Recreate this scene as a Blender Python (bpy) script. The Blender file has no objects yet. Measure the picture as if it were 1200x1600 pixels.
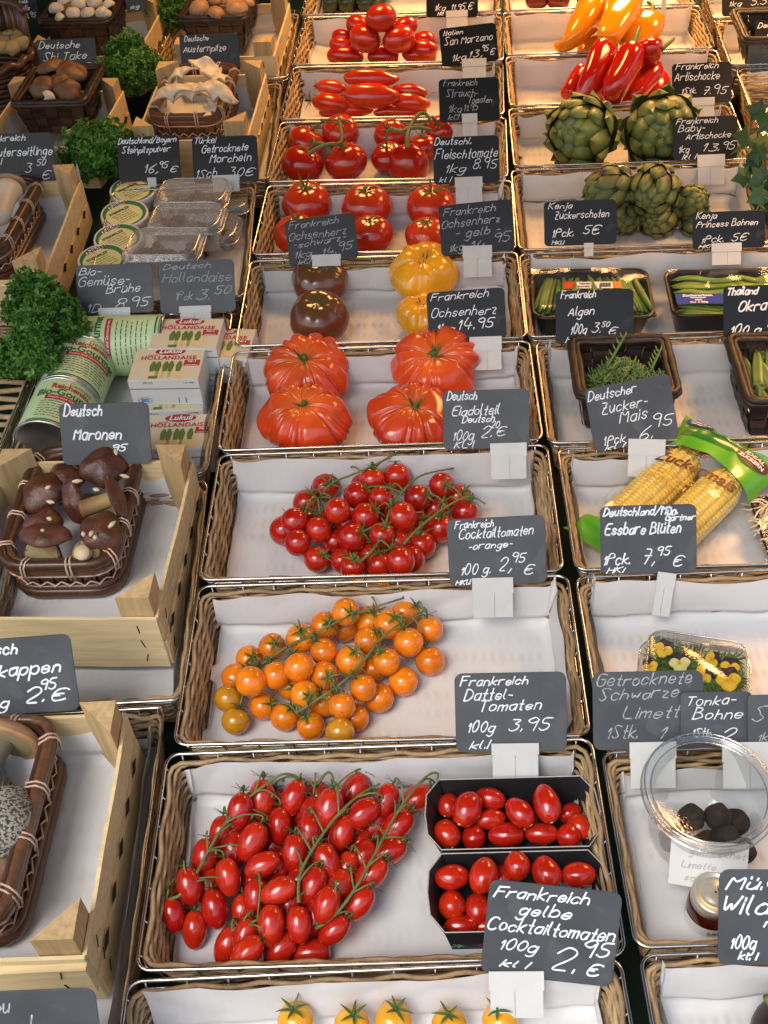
import bpy, math, random
from math import sin, cos, pi, radians, sqrt, atan2, hypot
from mathutils import Vector, Matrix, Quaternion, Euler, noise

SC = bpy.context.scene
COL = SC.collection
V = Vector

# ------------------------------------------------------------------ camera, sky, sun, exposure
F_PX = 1750.0                                   # focal length for a 1600 px tall picture
SLOPE = radians(20)                             # the display slopes up away from the street
S = Matrix.Translation((0, 0, 0.86)) @ Matrix.Rotation(SLOPE, 4, 'X')     # display frame: u right, v up the slope, n out of it
CP = V((0.0641, -0.3761, 0.921))
CR = Euler((0.7711, 0.0534, 0.0148), 'XYZ').to_matrix()
cam = bpy.data.cameras.new("camera")
cam.sensor_fit = 'VERTICAL'; cam.sensor_height = 24; cam.lens = 24 * F_PX / 1600
cam.clip_start = 0.02; cam.clip_end = 200
camo = bpy.data.objects.new("camera", cam); COL.objects.link(camo)
camo.matrix_world = S @ (Matrix.Translation(CP) @ CR.to_4x4())
SC.camera = camo

SUN_EL, SUN_AZ = radians(44), radians(205)      # behind the photographer, a little to the left
w = bpy.data.worlds.new("World"); SC.world = w; w.use_nodes = True
nt = w.node_tree
sky = nt.nodes.new('ShaderNodeTexSky'); sky.sky_type = 'NISHITA'; sky.sun_disc = False
sky.sun_elevation = SUN_EL; sky.sun_rotation = SUN_AZ; sky.air_density = 1.0; sky.dust_density = 2.2
nt.links.new(sky.outputs[0], nt.nodes['Background'].inputs[0])
nt.nodes['Background'].inputs[1].default_value = 0.15
sun = bpy.data.lights.new("sun", 'SUN'); sun.energy = 1.45; sun.angle = radians(28); sun.color = (1.0, 0.985, 0.96)
suno = bpy.data.objects.new("sun", sun); COL.objects.link(suno)
sd = V((sin(SUN_AZ) * cos(SUN_EL), cos(SUN_AZ) * cos(SUN_EL), sin(SUN_EL)))
suno.rotation_euler = sd.to_track_quat('Z', 'Y').to_euler(); suno.location = (0, -6, 8)
SC.view_settings.view_transform = 'Standard'; SC.view_settings.look = 'None'
SC.view_settings.gamma = 1; SC.view_settings.use_curve_mapping = False
SC.view_settings.exposure = 0.42
SC.render.engine = 'CYCLES'
SC.cycles.max_bounces = 8; SC.cycles.transparent_max_bounces = 16

# ------------------------------------------------------------------ measuring helpers
def ray(px, py): return (CR @ V(((px - 600) / F_PX, (800 - py) / F_PX, -1))).normalized()
def at(px, py, n=0.0):
    d = ray(px, py); return CP + d * ((n - CP.z) / d.z)
def depth(p): return -(CR.transposed() @ (p - CP)).z
def ppm(p): return F_PX / depth(p)
CU = CR @ V((0, 1, 0)); CX = CR @ V((1, 0, 0)); CZ = CR @ V((0, 0, 1))
def proj(p):
    q = CR.transposed() @ (p - CP); return (600 + F_PX * q.x / -q.z, 800 - F_PX * q.y / -q.z)

# ------------------------------------------------------------------ materials
def M(name, col, rough=.5, col2=None, var=0.0, nscale=40, stretch=(1, 1, 1), bump=0.0, bscale=300, coat=0.0, sss=0.0,
      metal=0.0, spec=.5, spots=None, trans=0.0, each=.06):
    m = bpy.data.materials.new(name); m.use_nodes = True; t = m.node_tree; N = t.nodes; L = t.links
    b = N['Principled BSDF']
    b.inputs['Roughness'].default_value = rough; b.inputs['Metallic'].default_value = metal
    b.inputs['Specular IOR Level'].default_value = spec
    b.inputs['Coat Weight'].default_value = coat; b.inputs['Coat Roughness'].default_value = .08
    if sss:
        b.inputs['Subsurface Weight'].default_value = sss; b.inputs['Subsurface Scale'].default_value = .006
        b.inputs['Subsurface Radius'].default_value = (1, .35, .2)
    c4 = lambda c: (c[0], c[1], c[2], 1)
    out = None
    if col2:
        a = N.new('ShaderNodeAttribute'); a.attribute_name = 'tone'
        mx = N.new('ShaderNodeMix'); mx.data_type = 'RGBA'
        mx.inputs[6].default_value = c4(col); mx.inputs[7].default_value = c4(col2)
        L.new(a.outputs['Fac'], mx.inputs[0]); out = mx.outputs[2]
    else:
        r = N.new('ShaderNodeRGB'); r.outputs[0].default_value = c4(col); out = r.outputs[0]
    tc = N.new('ShaderNodeTexCoord'); mp = N.new('ShaderNodeMapping'); mp.inputs['Scale'].default_value = stretch
    L.new(tc.outputs['Object'], mp.inputs[0])
    if var:
        nz = N.new('ShaderNodeTexNoise'); nz.noise_dimensions = '4D'; nz.inputs['Scale'].default_value = nscale; nz.inputs['Detail'].default_value = 5
        oi = N.new('ShaderNodeObjectInfo'); ww = N.new('ShaderNodeMath'); ww.operation = 'MULTIPLY'; ww.inputs[1].default_value = 40
        L.new(oi.outputs['Random'], ww.inputs[0]); L.new(ww.outputs[0], nz.inputs['W']); L.new(mp.outputs[0], nz.inputs['Vector'])
        mr = N.new('ShaderNodeMapRange'); mr.inputs[1].default_value = .3; mr.inputs[2].default_value = .7
        mr.inputs[3].default_value = 1 - var; mr.inputs[4].default_value = 1 + var
        L.new(nz.outputs[0], mr.inputs[0])
        h = N.new('ShaderNodeHueSaturation'); L.new(out, h.inputs['Color']); 
        rv = N.new('ShaderNodeMapRange'); rv.inputs[3].default_value = 1 - each; rv.inputs[4].default_value = 1 + each
        L.new(oi.outputs['Random'], rv.inputs[0]); vm_ = N.new('ShaderNodeMath'); vm_.operation = 'MULTIPLY'
        L.new(rv.outputs[0], vm_.inputs[0]); L.new(mr.outputs[0], vm_.inputs[1]); L.new(vm_.outputs[0], h.inputs['Value'])
        hr = N.new('ShaderNodeMapRange'); hr.inputs[3].default_value = .5 - each * .015; hr.inputs[4].default_value = .5 + each * .015
        L.new(oi.outputs['Random'], hr.inputs[0]); L.new(hr.outputs[0], h.inputs['Hue']); out = h.outputs[0]
    if spots:
        sc, sz, cc = spots
        vo = N.new('ShaderNodeTexNoise'); vo.inputs['Scale'].default_value = sc; vo.inputs['Detail'].default_value = 3
        L.new(mp.outputs[0], vo.inputs['Vector'])
        mr = N.new('ShaderNodeMapRange'); mr.inputs[1].default_value = sz; mr.inputs[2].default_value = sz + .06
        L.new(vo.outputs[0], mr.inputs[0])
        mx = N.new('ShaderNodeMix'); mx.data_type = 'RGBA'; mx.inputs[7].default_value = c4(cc)
        L.new(mr.outputs[0], mx.inputs[0]); L.new(out, mx.inputs[6]); out = mx.outputs[2]
    L.new(out, b.inputs['Base Color'])
    if bump:
        nz = N.new('ShaderNodeTexNoise'); nz.inputs['Scale'].default_value = bscale; nz.inputs['Detail'].default_value = 4
        L.new(mp.outputs[0], nz.inputs['Vector'])
        bp = N.new('ShaderNodeBump'); bp.inputs['Strength'].default_value = bump; bp.inputs['Distance'].default_value = .002
        L.new(nz.outputs[0], bp.inputs['Height']); L.new(bp.outputs[0], b.inputs['Normal'])
    if trans:
        tr = N.new('ShaderNodeBsdfTranslucent'); L.new(out, tr.inputs[0])
        ms = N.new('ShaderNodeMixShader'); ms.inputs[0].default_value = trans
        L.new(b.outputs[0], ms.inputs[1]); L.new(tr.outputs[0], ms.inputs[2]); L.new(ms.outputs[0], N['Material Output'].inputs[0])
    return m

def clear_plastic(name, tint=(.97, .98, .98), base=.04, edge=.5, cloud=0.0):
    m = bpy.data.materials.new(name); m.use_nodes = True; t = m.node_tree; N = t.nodes; L = t.links
    tr = N.new('ShaderNodeBsdfTransparent'); tr.inputs[0].default_value = (*tint, 1)
    gl = N.new('ShaderNodeBsdfGlossy'); gl.inputs['Roughness'].default_value = .08; gl.inputs[0].default_value = (1, 1, 1, 1)
    lw = N.new('ShaderNodeLayerWeight'); lw.inputs[0].default_value = .25
    mr = N.new('ShaderNodeMapRange'); mr.inputs[3].default_value = base; mr.inputs[4].default_value = edge
    nz = N.new('ShaderNodeTexNoise'); nz.inputs['Scale'].default_value = 60; bp = N.new('ShaderNodeBump'); bp.inputs['Strength'].default_value = .07
    bp.inputs['Distance'].default_value = .003
    L.new(nz.outputs[0], bp.inputs['Height']); L.new(bp.outputs[0], gl.inputs['Normal'])
    L.new(lw.outputs['Facing'], mr.inputs[0])
    ms = N.new('ShaderNodeMixShader'); L.new(mr.outputs[0], ms.inputs[0]); L.new(tr.outputs[0], ms.inputs[1]); L.new(gl.outputs[0], ms.inputs[2])
    if cloud:
        df = N.new('ShaderNodeBsdfDiffuse'); df.inputs[0].default_value = (.8, .82, .82, 1); m2 = N.new('ShaderNodeMixShader'); m2.inputs[0].default_value = cloud
        L.new(ms.outputs[0], m2.inputs[1]); L.new(df.outputs[0], m2.inputs[2]); ms = m2
    L.new(ms.outputs[0], N['Material Output'].inputs[0]); return m

def paper_material():
    m = bpy.data.materials.new("greaseproof_paper"); m.use_nodes = True; t = m.node_tree; N = t.nodes; L = t.links
    b = N['Principled BSDF']; b.inputs['Roughness'].default_value = .42; b.inputs['Specular IOR Level'].default_value = .35
    tc = N.new('ShaderNodeTexCoord')
    at_ = N.new('ShaderNodeAttribute'); at_.attribute_name = 'tone'
    # the weave of the basket floor presses and shows through the thin sheet
    wv = N.new('ShaderNodeTexWave'); wv.bands_direction = 'X'; wv.inputs['Scale'].default_value = 31; wv.inputs['Distortion'].default_value = 2.2; wv.inputs['Detail'].default_value = 2
    wv.inputs['Detail Scale'].default_value = 2
    w2 = N.new('ShaderNodeTexWave'); w2.bands_direction = 'Y'; w2.inputs['Scale'].default_value = 13; w2.inputs['Distortion'].default_value = 2.0
    L.new(tc.outputs['Object'], wv.inputs[0]); L.new(tc.outputs['Object'], w2.inputs[0])
    mu = N.new('ShaderNodeMath'); mu.operation = 'MULTIPLY'; L.new(wv.outputs['Fac'], mu.inputs[0]); L.new(w2.outputs['Fac'], mu.inputs[1])
    nz = N.new('ShaderNodeTexNoise'); nz.inputs['Scale'].default_value = 9; nz.inputs['Detail'].default_value = 3; L.new(tc.outputs['Object'], nz.inputs[0])
    mr0 = N.new('ShaderNodeMapRange'); mr0.inputs[1].default_value = .42; mr0.inputs[2].default_value = .72; L.new(nz.outputs[0], mr0.inputs[0])
    m1 = N.new('ShaderNodeMath'); m1.operation = 'MULTIPLY'; L.new(mu.outputs[0], m1.inputs[0]); L.new(mr0.outputs[0], m1.inputs[1])
    m2 = N.new('ShaderNodeMath'); m2.operation = 'MULTIPLY'; L.new(m1.outputs[0], m2.inputs[0]); L.new(at_.outputs['Fac'], m2.inputs[1])
    mx = N.new('ShaderNodeMix'); mx.data_type = 'RGBA'
    mx.inputs[6].default_value = (.72, .715, .71, 1); mx.inputs[7].default_value = (.60, .54, .47, 1)
    L.new(m2.outputs[0], mx.inputs[0]); L.new(mx.outputs[2], b.inputs['Base Color'])
    nb = N.new('ShaderNodeTexNoise'); nb.inputs['Scale'].default_value = 25; nb.inputs['Detail'].default_value = 6; L.new(tc.outputs['Object'], nb.inputs[0])
    ad = N.new('ShaderNodeMath'); ad.operation = 'MULTIPLY_ADD'; L.new(m2.outputs[0], ad.inputs[0]); ad.inputs[1].default_value = .3; L.new(nb.outputs[0], ad.inputs[2])
    bp = N.new('ShaderNodeBump'); bp.inputs['Strength'].default_value = .35; bp.inputs['Distance'].default_value = .004
    L.new(ad.outputs[0], bp.inputs['Height']); L.new(bp.outputs[0], b.inputs['Normal'])
    tr = N.new('ShaderNodeBsdfTranslucent'); tr.inputs[0].default_value = (.8, .75, .7, 1)
    ms = N.new('ShaderNodeMixShader'); ms.inputs[0].default_value = .12
    L.new(b.outputs[0], ms.inputs[1]); L.new(tr.outputs[0], ms.inputs[2]); L.new(ms.outputs[0], N['Material Output'].inputs[0])
    return m

mt = dict(
    wicker=M('willow_wicker', (.18, .105, .048), .68, (.58, .41, .22), var=.25, nscale=120, bump=.3, bscale=500),
    wicker_dark=M('old_willow_wicker', (.13, .07, .035), .6, (.30, .19, .10), var=.3, nscale=120),
    chrome=M('chromed_wire', (.62, .61, .58), .22, metal=1.0, var=.15, nscale=60),
    paper=paper_material(),
    counter=M('dark_green_counter', (.006, .022, .014), .45, var=.4, nscale=8),
    wood=M('crate_plywood', (.64, .46, .22), .6, (.80, .64, .36), var=.16, nscale=14, stretch=(1, 12, 12), bump=.25, bscale=60),
    block=M('crate_corner_block', (.52, .35, .16), .6, (.66, .47, .24), var=.22, nscale=16, stretch=(10, 10, 1), bump=.3, bscale=80),
    staple=M('dark_staple', (.05, .045, .04), .4, metal=.7),
    slate=M('slate_board', (.008, .009, .010), .32, var=.25, nscale=22, spots=(34, .64, (.022, .024, .026)), spec=.3),
    slate_dust_sheen=M('slate_board_dust_sheen', (.056, .062, .070), .5, var=.22, nscale=22, spots=(30, .58, (.075, .080, .086)), spec=.5),  # lighter copy of slate: some chalk dust plus front daylight sheen painted in
    chalk=M('chalk_pen', (.80, .82, .84), .8, var=.16, nscale=260),
    chalk_dim=M('faded_chalk', (.36, .37, .38), .9, var=.45, nscale=300),
    clip=M('white_plastic_clip', (.58, .58, .55), .4, var=.04, nscale=60),
    red=M('red_tomato_skin', (.43, .011, .004), .2, (.55, .035, .007), var=.20, nscale=1.7, each=.13, coat=.4),
    redorange=M('orange_red_tomato_skin', (.56, .022, .006), .2, (.62, .08, .014), var=.20, nscale=1.7, each=.13, coat=.35),
    beef=M('ribbed_tomato_skin', (.62, .040, .009), .22, (.68, .13, .025), var=.20, nscale=1.7, each=.13, coat=.3),
    orange=M('orange_tomato_skin', (.78, .19, .008), .17, (.72, .26, .01), var=.20, nscale=1.7, each=.13, coat=.35, sss=.06),
    ochre=M('unripe_orange_tomato_skin', (.58, .25, .012), .17, (.50, .27, .02), var=.20, nscale=1.7, each=.13, coat=.35),
    yellow=M('yellow_tomato_skin', (.74, .36, .012), .2, (.76, .30, .02), var=.20, nscale=1.7, each=.13, coat=.35, sss=.05),
    black=M('dark_tomato_skin', (.17, .036, .018), .22, (.085, .075, .026), var=.20, nscale=1.7, each=.13, coat=.35),
    vine=M('tomato_vine', (.075, .110, .022), .6, (.16, .19, .06), var=.25, nscale=80),
    calyx=M('tomato_calyx', (.055, .10, .016), .6, (.10, .15, .03), var=.25, nscale=80),
    scar=M('pale_scar', (.62, .42, .22), .6),
    card=M('black_cardboard', (.012, .012, .014), .6, var=.3, nscale=20),
    cardedge=M('cardboard_edge', (.42, .40, .38), .7),
    plastic=clear_plastic('clear_plastic', (.95, .96, .96), .045, .6),
    tubplastic=clear_plastic('clouded_plastic', (.93, .94, .94), .06, .6, .16), film=clear_plastic('packing_film', (.98, .98, .96), .035, .4), rimplastic=clear_plastic('pressed_plastic_edge', (.85, .86, .86), .28, .8),
    blackplastic=M('black_plastic', (.012, .012, .013), .3, var=.2, nscale=30),
    white=M('white_card', (.74, .74, .73), .45, var=.04, nscale=30),
    whiteplastic=M('white_plastic', (.78, .78, .77), .3),
)

# ------------------------------------------------------------------ mesh helpers
class MB:
    def __init__(s): s.v = []; s.f = []; s.t = []; s.tone = 0.5
    def add(s, vs, fs, tone=None):
        o = len(s.v); s.v += [V(q) for q in vs]
        if tone is None: s.t += [s.tone] * len(vs)
        elif isinstance(tone, (int, float)): s.t += [tone] * len(vs)
        else: s.t += list(tone)
        s.f += [tuple(i + o for i in f) for f in fs]
    def box(s, c, size, mat=None, tone=None):
        x, y, z = size[0] / 2, size[1] / 2, size[2] / 2
        vs = [V((i * x, j * y, k * z)) for i in (-1, 1) for j in (-1, 1) for k in (-1, 1)]
        if mat is not None: vs = [mat @ q for q in vs]
        c = V(c); s.add([q + c for q in vs], [(0, 1, 3, 2), (4, 6, 7, 5), (0, 4, 5, 1), (2, 3, 7, 6), (0, 2, 6, 4), (1, 5, 7, 3)], tone)
    def tube(s, pts, r, n=6, closed=False, cap=True, tone=None, flat=1.0, up=None):
        pts = [V(p) for p in pts]; m = len(pts); vs = []; fs = []
        rr = r if hasattr(r, '__len__') else [r] * m
        pr = up
        for i in range(m):
            if closed: d = pts[(i + 1) % m] - pts[i - 1]
            else: d = pts[min(i + 1, m - 1)] - pts[max(i - 1, 0)]
            if d.length < 1e-9: d = V((0, 0, 1))
            d.normalize()
            if pr is None: pr = V((0, 0, 1)) if abs(d.z) < .9 else V((1, 0, 0))
            a = (pr - d * pr.dot(d))
            if a.length < 1e-6: a = d.orthogonal()
            a.normalize(); pr = a; b = d.cross(a)
            for k in range(n):
                q = 2 * pi * k / n; vs.append(pts[i] + (a * cos(q) * flat + b * sin(q)) * rr[i])
        for i in range(m if closed else m - 1):
            for k in range(n):
                j = (i + 1) % m; fs.append((i * n + k, i * n + (k + 1) % n, j * n + (k + 1) % n, j * n + k))
        if cap and not closed:
            fs.append(tuple(range(n - 1, -1, -1))); fs.append(tuple((m - 1) * n + k for k in range(n)))
        s.add(vs, fs, tone)
    def grid(s, fn, nu, nv, tone=None, wrap=False):
        vs = [V(fn(i / nu, j / nv)) for j in range(nv + 1) for i in range(nu + (0 if wrap else 1))]
        w_ = nu if wrap else nu + 1
        fs = [(j * w_ + i, j * w_ + (i + 1) % w_, (j + 1) * w_ + (i + 1) % w_, (j + 1) * w_ + i) for j in range(nv) for i in range(nu)]
        tn = None
        if callable(tone): tn = [tone(i / nu, j / nv) for j in range(nv + 1) for i in range(w_)]
        elif tone is not None: tn = tone
        s.add(vs, fs, tn)
    def loft(s, loops, cap0=True, cap1=True, tone=None):
        n = len(loops[0]); vs = [p for l in loops for p in l]
        fs = [(i * n + k, i * n + (k + 1) % n, (i + 1) * n + (k + 1) % n, (i + 1) * n + k) for i in range(len(loops) - 1) for k in range(n)]
        if cap0: fs.append(tuple(range(n - 1, -1, -1)))
        if cap1: fs.append(tuple((len(loops) - 1) * n + k for k in range(n)))
        s.add(vs, fs, tone)
    def lathe(s, prof, n=24, tone=None, cap=True):
        s.loft([[V((r * cos(2 * pi * k / n), r * sin(2 * pi * k / n), z)) for k in range(n)] for r, z in prof], cap, cap, tone)
    def join(s, o, mat=None, dt=0):
        s.add([mat @ q for q in o.v] if mat is not None else o.v, o.f, [min(1, max(0, x + dt)) for x in o.t])
    def mesh(s, name, m, smooth=True, origin=None):
        me = bpy.data.meshes.new(name)
        vs = s.v if origin is None else [q - origin for q in s.v]
        me.from_pydata([q[:] for q in vs], [], s.f)
        a = me.attributes.new('tone', 'FLOAT', 'POINT'); a.data.foreach_set('value', s.t)
        if smooth: me.polygons.foreach_set('use_smooth', [True] * len(me.polygons))
        me.materials.append(mt[m] if isinstance(m, str) else m); me.update(); return me

def rrect(w_, d, r, z=0.0, n=6, seg=1):
    pts = []; r = min(r, w_ / 2 - 1e-4, d / 2 - 1e-4)
    for cx, cy, a0 in ((w_ / 2 - r, d / 2 - r, 0), (-w_ / 2 + r, d / 2 - r, 90), (-w_ / 2 + r, -d / 2 + r, 180), (w_ / 2 - r, -d / 2 + r, 270)):
        for i in range(n + 1):
            a = radians(a0 + 90 * i / n); pts.append(V((cx + r * cos(a), cy + r * sin(a), z)))
    return pts
def resample(pts, step, closed=True):
    P = pts + [pts[0]] if closed else pts
    L = [0]
    for a, b in zip(P, P[1:]): L.append(L[-1] + (b - a).length)
    n = max(3, round(L[-1] / step)); out = []; j = 0
    for i in range(n if closed else n + 1):
        t = L[-1] * i / n
        while j < len(P) - 2 and L[j + 1] < t: j += 1
        k = (t - L[j]) / max(1e-9, L[j + 1] - L[j]); out.append(P[j].lerp(P[j + 1], min(1, k)))
    return out
def smooth_path(pts, it=2):
    pts = [V(p) for p in pts]
    for _ in range(it):
        if len(pts) < 3: return pts
        q = [pts[0]]
        for a, b in zip(pts, pts[1:]): q += [a.lerp(b, .25), a.lerp(b, .75)]
        pts = q + [pts[-1]]
    return pts

# ------------------------------------------------------------------ objects
def tag(o, label=None, cat=None, group=None, kind=None):
    if label: o['label'] = label
    if cat: o['category'] = cat
    if group: o['group'] = group
    if kind: o['kind'] = kind
    return o
def T(p, rot=None):
    m = Matrix.Translation(p); return m @ rot.to_4x4() if rot is not None else m
def thing(name, label, cat, p, group=None, rot=None):
    o = bpy.data.objects.new(name, None); COL.objects.link(o); o.empty_display_size = .02
    o.matrix_basis = S @ T(p, rot); o['_p'] = list(p); return tag(o, label, cat, group)
def part(name, mb, m, parent, smooth=True, origin=None, label=None):
    me = mb if isinstance(mb, bpy.types.Mesh) else mb.mesh(name, m, smooth, origin)
    o = bpy.data.objects.new(name, me); COL.objects.link(o); o.parent = parent
    if label: o['label'] = label
    return o
def solo(name, mb, m, label, cat, p, group=None, rot=None, smooth=True, origin=None, kind=None):
    me = mb if isinstance(mb, bpy.types.Mesh) else mb.mesh(name, m, smooth, origin)
    o = bpy.data.objects.new(name, me); COL.objects.link(o); o.matrix_basis = S @ T(p, rot)
    return tag(o, label, cat, group, kind)
def basis(x, y):
    x = x.normalized(); z = x.cross(y).normalized(); y = z.cross(x)
    return Matrix((x, y, z)).transposed()
def zrot(a): return Matrix.Rotation(a, 3, 'Z')
def look_rot(axis, spin=0.0):                    # local +Z along axis
    return (axis.normalized().to_track_quat('Z', 'Y') @ Quaternion((0, 0, 1), spin)).to_matrix()
rnd = random.Random(7)

# ------------------------------------------------------------------ ground, counter, roof
g = MB(); g.grid(lambda a, b: ((a - .5) * 120, (b - .5) * 120, 0), 2, 2)
o = bpy.data.objects.new('pavement', g.mesh('pavement', M('grey_paving', (.32, .31, .30), .8, var=.2, nscale=3), False)); COL.objects.link(o); o['kind'] = 'structure'
c = MB(); c.box((.05, 1.25, -.145), (4.2, 3.5, .05))
for q in (-.6, .25, 1.1, 1.9): c.box((.05, q * 1.2 + .2, -.19), (4.0, .05, .04))
solo('display_counter', c, 'counter', 'dark green sloping counter seen in the gaps between the basket rows', 'counter', V((0, 0, 0)), smooth=False)
# ------------------------------------------------------------------ stall roof with its lamps
r_ = MB()
r_.box((0.1, 1.5, 0), (6.0, 4.8, .04))

r_.box((0.1, 3.86, -1.2), (6.0, .04, 2.4))
for sx in (-2.9, 3.1):
    for sy in (-.8, 3.8): r_.box((sx, sy, -1.3), (.06, .06, 2.6))
roof = bpy.data.objects.new('stall_roof', r_.mesh('stall_roof', M('dark_canvas', (.10, .075, .05), .8), False)); COL.objects.link(roof)
roof.location = (0, 0, 2.62); tag(roof, 'dark canvas roof over the whole display', 'roof')
LAMPS = [((.95, .72, 2.1), 44.0), ((.5, 2.0, 2.35), 62.0), ((-.1, 1.55, 2.4), 24.0), ((1.0, 1.4, 2.3), 52.0)]
def stall_lamp(pos, e, label):
    r = bpy.data.objects.new('hanging_lamp', None); COL.objects.link(r); r.location = pos
    tag(r, label, 'lamp', 'lamps under the stall roof')
    sh = MB(); sh.lathe([(.02, .16), (.035, .15), (.09, .02), (.10, 0), (.094, .004), (.03, .14)], 24, cap=False); part('lamp_shade', sh, M('lamp_shade_enamel', (.05, .06, .055), .35), r)
    b = MB(); b.lathe([(.001, .03), (.018, .034), (.03, .055), (.03, .075), (.014, .11), (.001, .12)], 16)
    em = bpy.data.materials.new('warm_bulb'); em.use_nodes = True
    n = em.node_tree; e_ = n.nodes.new('ShaderNodeEmission'); e_.inputs[0].default_value = (1, .62, .28, 1); e_.inputs[1].default_value = 12
    n.links.new(e_.outputs[0], n.nodes['Material Output'].inputs[0]); part('bulb', b, em, r)
    cd = MB(); cd.tube([(0, 0, .15), (0, 0, 2.6 - pos[2])], .004, 6); part('cord', cd, 'blackplastic', r)
    l = bpy.data.lights.new('lamp_light', 'SPOT'); l.energy = e; l.color = (1, .50, .17); l.spot_size = radians(120); l.spot_blend = .9; l.shadow_soft_size = .16
    lo = bpy.data.objects.new('lamp_light', l); COL.objects.link(lo); lo.parent = r; lo.location = (0, 0, -.18)
stall_lamp(*LAMPS[0], 'enamel lamp hanging over the right hand baskets near the front')
stall_lamp(*LAMPS[1], 'enamel lamp hanging over the peppers and artichokes')
stall_lamp(*LAMPS[2], 'enamel lamp hanging over the back of the mushroom side')
stall_lamp(*LAMPS[3], 'enamel lamp hanging beyond the right edge of the baskets')

# ------------------------------------------------------------------ wicker display baskets (rim at n = 0)
BH = .066
def basket_meshes(W, D, H=BH, seed=1, dark=False):
    R = random.Random(seed); wk = MB(); K = 13
    for k in range(K):
        f = (k + .5) / K; ins = .0115 * f ** .8 + .004
        pts = resample(rrect(W - 2 * ins, D - 2 * ins, .014, -.004 - (H - .006) * f, 4), .0085)
        n = len(pts); ph = R.random() * 6; out = []
        for i, p in enumerate(pts):
            nx = (pts[(i + 1) % n] - pts[i - 1]).normalized(); nn = V((nx.y, -nx.x, 0))
            wv = sin(pi * i / 3.3 + (k % 2) * pi)
            out.append(p + nn * (.0016 * wv) + V((0, 0, .0010 * sin(i * .8 + ph + k) + R.uniform(-.0009, .0009))))
        tn = []
        base = R.random()
        wk.tube(out, (.00235 * R.uniform(.85, 1.15)), 5, closed=True, tone=[min(1, max(0, base * .7 + .15 + .35 * noise.noise(V((i * .12, k * 3.1, seed))))) for i in range(n) for _ in range(5)])
    for i in range(16):                        # woven floor
        y = -D / 2 + .02 + (D - .04) * i / 15
        wk.tube([(x, y, -H - .001 + .0015 * sin(x * 90 + i * pi)) for x in [(-W / 2 + .02) + (W - .04) * j / 24 for j in range(25)]], .0042, 4, tone=R.random())
    wr = MB()
    lp = rrect(W, D, .012, 0, 5); wr.tube(lp, .0017, 6, closed=True)
    lp = rrect(W - .006, D - .006, .012, -.009, 5); wr.tube(lp, .0011, 5, closed=True)
    for side in (0, 1):
        L_ = W if side == 0 else D; m = int(L_ / .034)
        for i in range(m + 1):
            t = -L_ / 2 + .014 + (L_ - .028) * i / m
            for sg in (-1, 1):
                q = [(0, .0), (.0055, -.02), (.0105, -.045), (.0145, -H)]
                wr.tube([((t, sg * (D / 2 - a), z) if side == 0 else (sg * (W / 2 - a), t, z)) for a, z in q], .0009, 4)
    return wk.mesh('woven_wall', 'wicker_dark' if dark else 'wicker'), wr.mesh('wire_rim', 'chrome')
_bm = {}
def basket(FL, FR, BL, BR, label, key='std', n=0.0, dark=False, nat=None):
    a, b, c_, d = [at(*q, n) for q in (FL, FR, BL, BR)]
    cen = (a + b + c_ + d) / 4; x = ((b - a) + (d - c_)); W = x.length / 2; D = ((c_ + d) / 2 - (a + b) / 2).length
    W0, D0 = nat or (.40, .205)
    ck = (key, dark)
    if ck not in _bm: _bm[ck] = basket_meshes(W0, D0, BH, seed=len(_bm) + 3, dark=dark)
    x.normalize(); rot = basis(x, V((0, 0, 1)).cross(x))
    t = thing('wicker_basket', label, 'basket', cen, 'wicker baskets of the display', rot)
    t.scale = (W / W0, D / D0, 1) if key == 'std' else (W / W0, D / D0, 1)
    wk, wr = _bm[ck]
    part('woven_wall', wk, None, t); part('wire_rim', wr, None, t)
    return dict(c=cen, rot=rot, W=W, D=D)

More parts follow.
